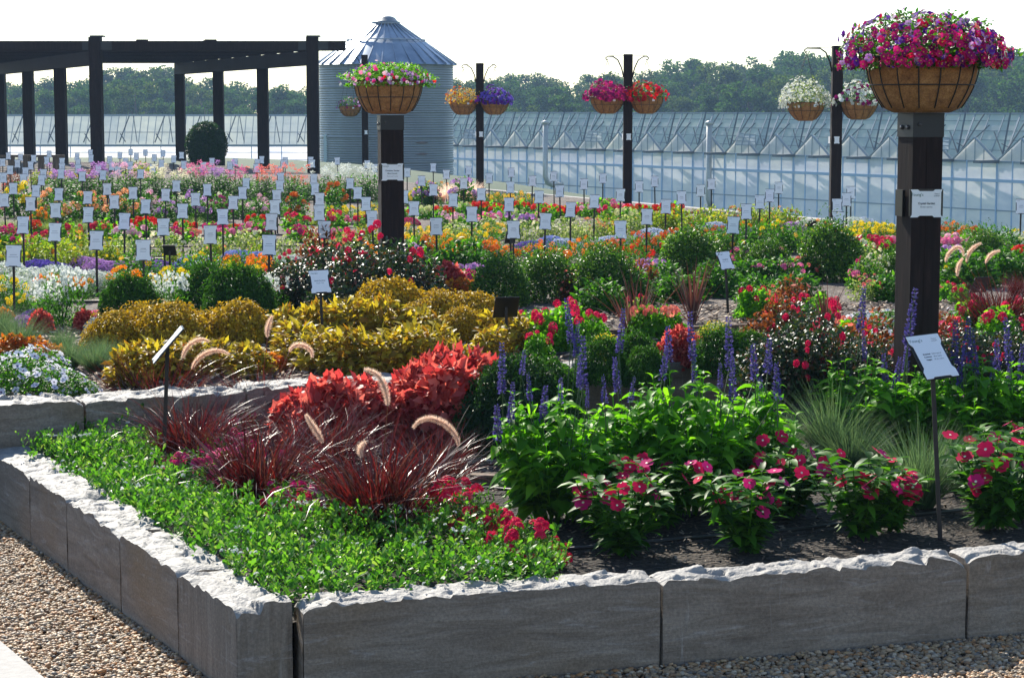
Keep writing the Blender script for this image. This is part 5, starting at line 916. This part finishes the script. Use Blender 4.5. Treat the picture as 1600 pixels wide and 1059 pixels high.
# wooden fence panel at far left edge
e = empty('timber_screen', at_d(15, 268, 50.)); 
for k in range(7): mb = MB(); mb.box(-1.1 + k * .36, -.95 + k * .36, -.03, .03, 0, .34); mb.build('slat', MT['timber'], e)
mb = MB(); mb.box(-1.2, 1.35, -.04, .04, .341, .40); mb.build('rail', MT['timber'], e); tag(e, 'low brown slatted screen under the pergola at far end', 'timber screen')

# ---------------------------------------------------------------- silo
SD = 95.; c = at_d(604, 200, SD); e = empty('grain_silo', (c.x, SD, -1.45)); zb = -1.45; ez = at_d(604, 98, SD - 3).z - zb; Rs = 3.08
mb = MB(); nr = int(ez / .0268); pr = [(Rs + .022 * math.sin(i * math.pi / 2), ez * i / nr) for i in range(nr + 1)]; mb.lathe(pr, 96); mb.build('corrugated_wall', MT['galvanised'], e)
for i in range(1, 5): mb = MB(); mb.lathe([(Rs + .02, 0), (Rs + .03, .01), (Rs + .03, .05), (Rs + .02, .06)], 96); mb.build('wall_seam', MT['galvanised'], e, (0, 0, ez * i / 5))
mb = MB(); az = at_d(604, 37, SD).z - zb; Rc = .52; nrib = 30; vs = []; k = nrib * 6
for rr, z in ((Rs + .17, ez - .06), ((Rs + Rc) * .55, ez + (az - ez) * .49), (Rc, az)): vs += [(rr * math.cos(2 * math.pi * j / k), rr * math.sin(2 * math.pi * j / k), z) for j in range(k)]
mb.add(vs, [(i * k + j, i * k + (j + 1) % k, (i + 1) * k + (j + 1) % k, (i + 1) * k + j) for i in range(2) for j in range(k)]); rf = mb.build('roof', MT['galvanised_roof'], e)
for j in range(nrib):
    a = 2 * math.pi * (j + .5) / nrib; o = Vector((math.cos(a), math.sin(a), 0)); mb = MB(); mb.bar(o * (Rs + .18) + Vector((0, 0, ez - .03)), o * Rc + Vector((0, 0, az + .03)), .05, .09); mb.build('roof_rib', MT['galvanised_roof'], rf)
mb = MB(); zz = ez + (az - ez) * .53; rr = Rc + (Rs + .17 - Rc) * .47; mb.tube([(rr * math.cos(a), rr * math.sin(a), zz + .11) for a in np.linspace(0, 6.2832, 49)], .03, 6, 0, False); mb.build('roof_ring', MT['galvanised_roof'], rf)
mb = MB(); mb.lathe([(Rc + .12, az - .04), (Rc + .14, az + .06), (Rc + .02, az + .1), (Rc - .1, az + .26), (.2, az + .34), (.01, az + .36)], 32); mb.build('roof_cap', MT['galvanised'], e)
a = math.atan2(-(SD - 0) , 0); mb = MB(); q0 = at_d(508, 210, SD - 1.4); q1 = at_d(523, 262, SD - 1.4); mb.box(q0.x - c.x - .05, q1.x - c.x, -1.62, -1.5, q1.z - zb, q0.z - zb); mb.build('door', MT['door_pale'], e)
for zz in (ez * .36, ez * .27):
    mb = MB(); vs = []; 
    for j in range(9): a = R(-62 + j * 1.6); wv = .05 * math.sin(math.pi * (j + .001) / 8) + .004; vs += [(math.cos(a) * (Rs + .03), math.sin(a) * (Rs + .03), zz - wv), (math.cos(a) * (Rs + .03), math.sin(a) * (Rs + .03), zz + wv)]
    mb.add(vs, [(2 * j, 2 * j + 2, 2 * j + 3, 2 * j + 1) for j in range(8)]); mb.build('rust_patch', MT['rust'], e)
tag(e, 'round galvanised steel grain silo with ribbed conical roof', 'silo')

# ---------------------------------------------------------------- greenhouse with gables, and the one behind the pergola
gd = Vector((-.515, .857, 0)); gn = Vector((.857, .515, 0))       # gd runs away to the left, gn points back into the house
zG, zE, zR, zT, bay = -4.35, -.5, .62, 1.78, 3.2
G0 = at_d(1559, 249, 102.); G0.z = 0
Pw = lambda t, o, z: G0 + gd * t + gn * o + Vector((0, 0, z))
n0, n1 = -6, 24
e = empty('gabled_greenhouse', Pw(0, 0, zG)); L0 = e.location.copy(); loc = lambda v: v - L0
def gpart(name, mb, mat, par=None): mb.v = [tuple(Vector(p) - L0) for p in mb.v]; return mb.build(name, mat, par or e)
mb = MB()
for k in range(n0 * 3, n1 * 3):
    a, b = k * bay / 3, (k + 1) * bay / 3
    for z0, z1 in ((zG, -2.95), (-2.95, -1.55), (-1.42, zE)): mb.add([Pw(a, 0, z0), Pw(b, 0, z0), Pw(b, 0, z1), Pw(a, 0, z1)], [(0, 1, 2, 3)])
gpart('wall_glazing', mb, MT['glaze_wall']); mb = MB()
for k in range(n0 * 3, n1 * 3 + 1): mb.bar(Pw(k * bay / 3, -.03, zG), Pw(k * bay / 3, -.03, zE), .05 if k % 3 else .10, .06, 0, gd)
gpart('mullions', mb, MT['alu_pale']); mb = MB(); mb.bar(Pw(n0 * bay, -.06, -1.48), Pw(n1 * bay, -.06, -1.48), .12, .15); gpart('wall_rail', mb, MT['alu_pale'])
mb = MB(); mb.bar(Pw(n0 * bay, -.05, -2.95), Pw(n1 * bay, -.05, -2.95), .05, .06); gpart('lower_rail', mb, MT['alu'])
mb = MB(); mb.bar(Pw(n0 * bay, .02, zE - .04), Pw(n1 * bay, .02, zE - .04), .08, .08); gpart('eave_rail', mb, MT['alu'])
for k in range(n0, n1):
    a, m_, b = k * bay, (k + .5) * bay, (k + 1) * bay; mb = MB(); q = [Pw(a, 0, zE), Pw(a + bay / 4, 0, (zE + zR) / 2), Pw(m_, 0, zR), Pw(a + bay * .75, 0, (zE + zR) / 2), Pw(b, 0, zE), Pw(a + bay / 4, 0, zE), Pw(m_, 0, zE), Pw(a + bay * .75, 0, zE)]
    mb.add(q, [(0, 5, 1), (5, 6, 2, 1), (6, 7, 3, 2), (7, 4, 3)]); g_ = gpart('gable', mb, MT['glaze_wall'])
    mb = MB(); mb.bar(Pw(a + .03, -.06, zE), Pw(m_, -.06, zR + .02), .05, .10, 0, gn); mb.bar(Pw(m_, -.06, zR + .02), Pw(b - .03, -.06, zE), .05, .10, 0, gn)
    mb.bar(Pw(m_, -.02, zE), Pw(m_, -.02, zR - .05), .04, .04); mb.bar(Pw(a + bay * .3, -.02, zE), Pw(a + bay * .3, -.02, zE + .6), .035, .035); mb.bar(Pw(a + bay * .7, -.02, zE), Pw(a + bay * .7, -.02, zE + .6), .035, .035); gpart('gable_frame', mb, MT['alu'])
    mb = MB(); dp = .14; mb.add([Pw(a, 0, zE), Pw(m_, 0, zR), Pw(m_, dp, zR), Pw(a, dp, zE)], [(0, 1, 2, 3)]); mb.add([Pw(m_, 0, zR), Pw(b, 0, zE), Pw(b, dp, zE), Pw(m_, dp, zR)], [(0, 1, 2, 3)]); gpart('gable_roof', mb, MT['glaze_roof'])
    mb = MB(); mb.bar(Pw(b + .25, -1.2, zE - .03), Pw(b + .12, .1, zE - .03), .5, .14); gpart('gutter_end', mb, MT['alu_dark'])
    if k % 5 == 1:
        mb = MB(); s0, s1 = Vector(Pw(m_, -.2, zR + .05)), Vector(Pw(m_ - bay * .48, -.2, zR - .02)); s2, s3 = Vector(Pw(m_ - bay * .48, -.2, zE + .5)), Vector(Pw(m_, -.5, zE + .5)); mb.add([s0, s1, s2, s3], [(0, 1, 2, 3)])
        fr = gpart('roof_vent', mb, MT['glaze_roof']); mb = MB(); 
        for u in (0, .33, .66, 1): mb.bar(s0.lerp(s3, u), s1.lerp(s2, u), .05); mb.bar(s0.lerp(s1, u), s3.lerp(s2, u), .05)
        gpart('roof_vent_frame', mb, MT['alu'])
# tall roof behind the gables, with its bars and trusses showing
off0, off1 = .45, 1.5
mb = MB()
for k in range(n0 * 3, n1 * 3):
    a, b = k * bay / 3, (k + 1) * bay / 3
    for j in range(3):
        o0, o1 = off0 + (off1 - off0) * j / 3, off0 + (off1 - off0) * (j + 1) / 3; z0, z1 = zE + (zT - zE) * j / 3, zE + (zT - zE) * (j + 1) / 3; mb.add([Pw(a, o0, z0), Pw(b, o0, z0), Pw(b, o1, z1), Pw(a, o1, z1)], [(0, 1, 2, 3)])
gpart('roof_glazing', mb, MT['glaze_roof']); mb = MB()
for k in range(n0 * 3, n1 * 3 + 1): mb.bar(Pw(k * bay / 3, off0 - .02, zE + .06), Pw(k * bay / 3, off1, zT + .06), .05 if k % 3 else .09, .05)
for j in (.2, .42, .62, .84): mb.bar(Pw(n0 * bay, off0 + (off1 - off0) * j, zE + (zT - zE) * j + .05), Pw(n1 * bay, off0 + (off1 - off0) * j, zE + (zT - zE) * j + .05), .04)
mb.bar(Pw(n0 * bay, off1, zT + .05), Pw(n1 * bay, off1, zT + .05), .12, .09); gpart('roof_bars', mb, MT['alu'])
for k in range(n0, n1):
    mb = MB(); b = (k + 1) * bay; f = lambda t, u: Pw(t, off0 + (off1 - off0) * u - .15, zE + (zT - zE) * u + .16)
    mb.bar(f(b, .0), f(b - .85, .95), .07); mb.bar(f(b, .0), f(b + .55, .97), .07); mb.bar(f(b - .05, .05), f(b - 1.5, .7), .05); mb.bar(f(b, .05), f(b + 1.2, .55), .045); mb.bar(f(b - .5, .18), f(b + .4, .3), .04); gpart('roof_strut', mb, MT['alu_dark'])
tag(e, 'long milky greenhouse with a row of small gables', 'greenhouse')
# second house
YB = 150.; e = empty('long_greenhouse', (-40, YB, zG)); L0 = e.location.copy(); x0, x1 = -52., -7.5; x1 = min(x1, Pw(n1 * bay, 0, 0).x + 2)
mb = MB(); xs_ = np.arange(x0, x1, 1.1)
for a in xs_:
    for z0, z1 in ((zG, -2.3), (-2.3, -1.6), (-1.6, -.62)): mb.add([(a, YB, z0), (a + 1.1, YB, z0), (a + 1.1, YB, z1), (a, YB, z1)], [(0, 1, 2, 3)])
gpart('wall_glazing', mb, MT['glaze_wall']); mb = MB(); zt2 = 1.58
for a in xs_:
    for j in range(2): mb.add([(a, YB + .1 + 1.6 * j / 2, -.5 + (zt2 + .5) * j / 2), (a + 1.1, YB + .1 + 1.6 * j / 2, -.5 + (zt2 + .5) * j / 2), (a + 1.1, YB + .1 + 1.6 * (j + 1) / 2, -.5 + (zt2 + .5) * (j + 1) / 2), (a, YB + .1 + 1.6 * (j + 1) / 2, -.5 + (zt2 + .5) * (j + 1) / 2)], [(0, 1, 2, 3)])
gpart('roof_glazing', mb, MT['glaze_roof']); mb = MB()
for a in np.arange(x0, x1, .55): mb.bar((a, YB + .02, -.44), (a, YB + 1.6, zt2 + .06), .045, .04)
mb.bar((x0, YB + 1.6, zt2 + .05), (x1, YB + 1.6, zt2 + .05), .15, .14); mb.bar((x0, YB + .7, .4), (x1, YB + .7, .4), .05); gpart('roof_bars', mb, MT['alu'])
for i, a in enumerate(np.arange(x0, x1, 2.6)):
    mb = MB(); f = lambda x, u: (x, YB + 1.6 * u - .2, -.5 + (zt2 + .5) * u + .18); mb.bar(f(a, 0), f(a + .5, .92), .06); mb.bar(f(a + 1.3, 0), f(a + .8, .92), .05); mb.bar(f(a, .3), f(a + .45, .02), .05); gpart('roof_strut', mb, MT['alu_dark'])
mb = MB(); mb.bar((x0, YB - .12, -.56), (x1, YB - .12, -.56), .2, .16); gpart('gutter', mb, MT['alu']); mb = MB()
for a in np.arange(x0, x1, 2.2): mb.bar((a, YB - .04, zG), (a, YB - .04, -.64), .06)
for z in (-1.05, -1.6, -2.3): mb.bar((x0, YB - .06, z), (x1, YB - .06, z), .05)
gpart('mullions', mb, MT['alu_pale']); tag(e, 'low white greenhouse seen between the pergola posts', 'greenhouse')
# stove pipes
for px, yt, yb, D, bend, lb in ((852, 194, 282, 134., 1, 'cream flue pipe nearer the silo, bending at its foot'), (1107, 195, 318, 122., -1, 'cream flue pipe standing between the two taller posts')):
    a, b = at_d(px, yt, D), at_d(px, yb, D); e = empty('flue_pipe', b); h = a.z - b.z; mb = MB(); mb.tube([(1.1, 1.6, -.35), (.5, .4, -.32), (.15, 0, -.15), (0, 0, .25), (0, 0, h)], .17, 12); mb.build('pipe', MT['pipe_metal'], e); mb = MB(); mb.lathe([(.2, h), (.25, h + .05), (.25, h + .16), (.02, h + .24)], 12); mb.build('rain_cap', MT['pipe_metal'], e)
    mb = MB(); mb.bar((0, .1, h * .2), (0, 1.7, h * .2), .06); mb.bar((0, .1, h * .75), (0, 1.7, h * .75), .06); mb.build('bracket', MT['alu_dark'], e); tag(e, lb, 'flue pipe', 'flue pipes along the gabled greenhouse')

# ---------------------------------------------------------------- trees
def tree_proto(seed, h=14., wd=9., mat='tree_leaf', n=9000):
    r = np.random.default_rng(seed); nb = 26; C, S = [], []
    for k in range(nb):
        t = r.uniform(.12, 1.0); a = r.uniform(0, 6.28); rad = wd / 2 * math.sqrt(r.uniform(.05, 1)) * (1 - .72 * max(0, t - .35) ** 1.2); C.append((rad * math.cos(a), rad * math.sin(a), h * t * .93)); S.append(r.uniform(.9, 2.1) * (1.15 - .45 * t))
    C, S = np.array(C), np.array(S); w_ = S ** 2 / (S ** 2).sum(); ci = r.choice(nb, n, p=w_); d = norm(r.normal(size=(n, 3))); P = C[ci] + d * (S[ci] * r.uniform(.35, 1.12, n) ** .7)[:, None] * [1, 1, .8]; P[:, 2] = np.maximum(P[:, 2], .3)
    T, F = leaf_lo(.42, .30, .2, .2); V, FF = scatter(T, F, frames(norm(d + .9 * r.normal(size=(n, 3))), norm(d + [0, 0, .7] + .6 * r.normal(size=(n, 3)))), P, r.uniform(.5, 1.2, n)); cr = np_mesh('crown', V, [FF], MT[mat])
    mb = MB(); mb.tube([(0, 0, -.6), (.1, 0, h * .3), (0, .1, h * .6), (.1, 0, h * .85)], [.3, .24, .15, .05], 7)
    for k in range(9): q = Vector(C[k]); mb.tube([(0, 0, max(1, q.z * .55)), tuple(q * .6 + Vector((0, 0, q.z * .2))), tuple(q)], [.12, .08, .03], 5)
    return cr, mb.mesh('trunk', MT['bark'])
TP = [tree_proto(1), tree_proto(2, 14, 10, 'tree_leaf_olive'), tree_proto(3, 14, 8), tree_proto(4, 14, 11, 'tree_leaf_olive'), tree_proto(5, 14, 7.5, 'tree_leaf'), tree_proto(6, 14, 9.5)]
prof = [(-60, 118), (0, 122), (30, 120), (60, 118), (110, 116), (130, 120), (150, 110), (175, 104), (215, 102), (262, 108), (300, 116), (330, 118), (350, 112), (362, 116), (385, 126), (420, 130), (480, 124), (560, 125), (640, 120), (700, 121), (730, 117), (775, 118), (815, 116), (850, 112), (880, 118), (915, 116), (945, 108), (990, 108), (1030, 106), (1070, 92), (1110, 90), (1140, 96), (1170, 86), (1200, 86), (1235, 76), (1262, 74), (1300, 80), (1400, 84), (1480, 86), (1540, 84), (1570, 76), (1600, 70), (1660, 68)]
def top_at(x): return float(np.interp(x, [p[0] for p in prof], [p[1] for p in prof]))
TREES = []
x = -55.
rows = []
while x < 1660: rows.append((x + rng.uniform(-6, 6), 330, 0)); x += rng.uniform(24, 36)
x = -60.
while x < 1670: rows.append((x + rng.uniform(-6, 6), 280, 1)); x += rng.uniform(30, 48)
x = -50.
while x < 1660: rows.append((x + rng.uniform(-6, 6), 250, 2)); x += rng.uniform(44, 70)
for x, D, rw in rows:
    D = D + rng.uniform(-14, 14); ty = top_at(x) + (rng.uniform(-5, 8) if rw == 0 else rng.uniform(4, 22) if rw == 1 else rng.uniform(22, 50)); zt = at_d(x, ty, D).z; hh = zt + 4.35; q = at_d(x, 180, D); e = empty('tree', (q.x, D, -4.35), rng.uniform(0, 6.28)); s = hh / 14; k = int(rng.integers(6))
    e.scale = (s * rng.uniform(1., 1.4), s * rng.uniform(1., 1.4), s); cr, tr = TP[k]; link('crown', cr, e); link('trunk', tr, e); TREES.append((e, x, ty, rw, k)); e['category'] = 'tree'; e['group'] = 'trees on the skyline'

# ---------------------------------------------------------------- labels that single each repeat out
ORD = ['first', 'second', 'third', 'fourth', 'fifth', 'sixth', 'seventh', 'eighth', 'ninth', 'tenth', 'eleventh', 'twelfth', 'thirteenth', 'fourteenth', 'fifteenth', 'sixteenth', 'seventeenth', 'eighteenth', 'nineteenth', 'twentieth']
LM = [(323, 235, 'the topiary', 40), (604, 180, 'the silo', 100), (750, 250, 'the brown and blue baskets post', 40), (980, 260, 'the magenta and red baskets post', 40), (1304, 260, 'the white baskets post', 40), (1439, 400, 'the biggest post', 50), (610, 330, 'the post before the silo', 45), (153, 180, 'the front pergola post', 30)]
def ordinal(i, n):
    if n == 1: return ''
    if i == 0: return 'leftmost'
    if i == n - 1: return 'rightmost'
    return (ORD[i] if i < 20 else 'far') + ' from left'
from collections import defaultdict
def shortname(kind, c):
    base = {'zonal': 'geraniums', 'geranium': 'geraniums', 'marigold': 'marigolds', 'bigmarigold': 'marigolds', 'carpet': 'flower dome', 'alyssum': 'flower mound', 'dahlia': 'dahlia', 'zinnia': 'flower clump', 'lime': 'lime clump', 'cleome': 'cleome', 'boxwood': 'shrub', 'shrub': 'leafy shrub', 'green': 'bushy plant', 'softgrass': 'grass tuft', 'beigegrass': 'beige grass', 'rose': 'rose bush', 'snap': 'flower spikes'}.get(kind, 'plant')
    cc = COLW.get(c, c) if kind not in ('boxwood', 'shrub', 'green', 'softgrass', 'beigegrass') else ''
    return (cc + ' ' + base).strip()
DEPTH = [(262, 'at the very back'), (300, 'in the far rows'), (340, 'behind the middle rows'), (385, 'in the middle rows'), (430, 'in the nearer rows'), (500, 'at the field edge'), (640, 'in the upper bed'), (2000, 'in the front bed')]
def depthw(y): return next(t for a, t in DEPTH if y <= a)
bykind = defaultdict(list)
for q in PLANTS: bykind[(q[3], depthw(q[5]))].append(q)
for (d, dw), L in bykind.items():
    L.sort(key=lambda q: q[4])
    for i, q in enumerate(L):
        o = ordinal(i, len(L)); q[0]['label'] = (d + ', ' + o + ' ' + dw if o else d + ' ' + dw)
rowsS = sorted(SIGNS, key=lambda s: -s[2]); bands = []
for s in rowsS:
    if bands and abs(bands[-1][0][2] - s[2]) <= 7: bands[-1].append(s)
    else: bands.append([s])
for bi, bnd in enumerate(bands):
    bnd.sort(key=lambda s: s[1])
    for i, (e, x, y) in enumerate(bnd):
        near = min(PLANTS, key=lambda q: abs(q[4] - x) + 1.2 * abs(q[5] - 12 - (y + 55 * (y - 172) / 200)) if q[5] < 500 else 1e9)
        e['label'] = 'white sign by %s, %s in %s' % (shortname(near[1], near[2]), ordinal(i, len(bnd)) or 'alone', (ORD[bi] + ' row back') if bi < len(bands) - 1 else 'farthest row')
TREES.sort(key=lambda t: t[1])
DT = ['dark green broad tree', 'olive green wide tree', 'dark green narrow tree', 'olive green spreading tree', 'slender dark green tree', 'bushy mid green tree']
gr = defaultdict(list)
for t in TREES: gr[(t[4], t[3])].append(t)
for (k, rw), L in gr.items():
    for i, t in enumerate(L): t[0]['label'] = (DT[k] + ', ' + ordinal(i, len(L)) + ' of its kind ' + ('on the skyline', 'in the middle of the wood', 'low behind the greenhouse roofs')[rw]).replace(',  of its kind', '')
# ---------------------------------------------------------------- air
mb = MB(); mb.box(-420, 420, -15, 470, -6, 22); m = bpy.data.materials.new('haze_air'); m.use_nodes = True; n_ = m.node_tree; n_.nodes.clear(); o_ = n_.nodes.new('ShaderNodeOutputMaterial'); v_ = n_.nodes.new('ShaderNodeVolumePrincipled')
v_.inputs['Color'].default_value = (.45, .68, 1, 1); v_.inputs['Density'].default_value = .0005; v_.inputs['Anisotropy'].default_value = 0.; n_.links.new(v_.outputs[0], o_.inputs['Volume'])
tag(mb.build('haze', m), kind='stuff')
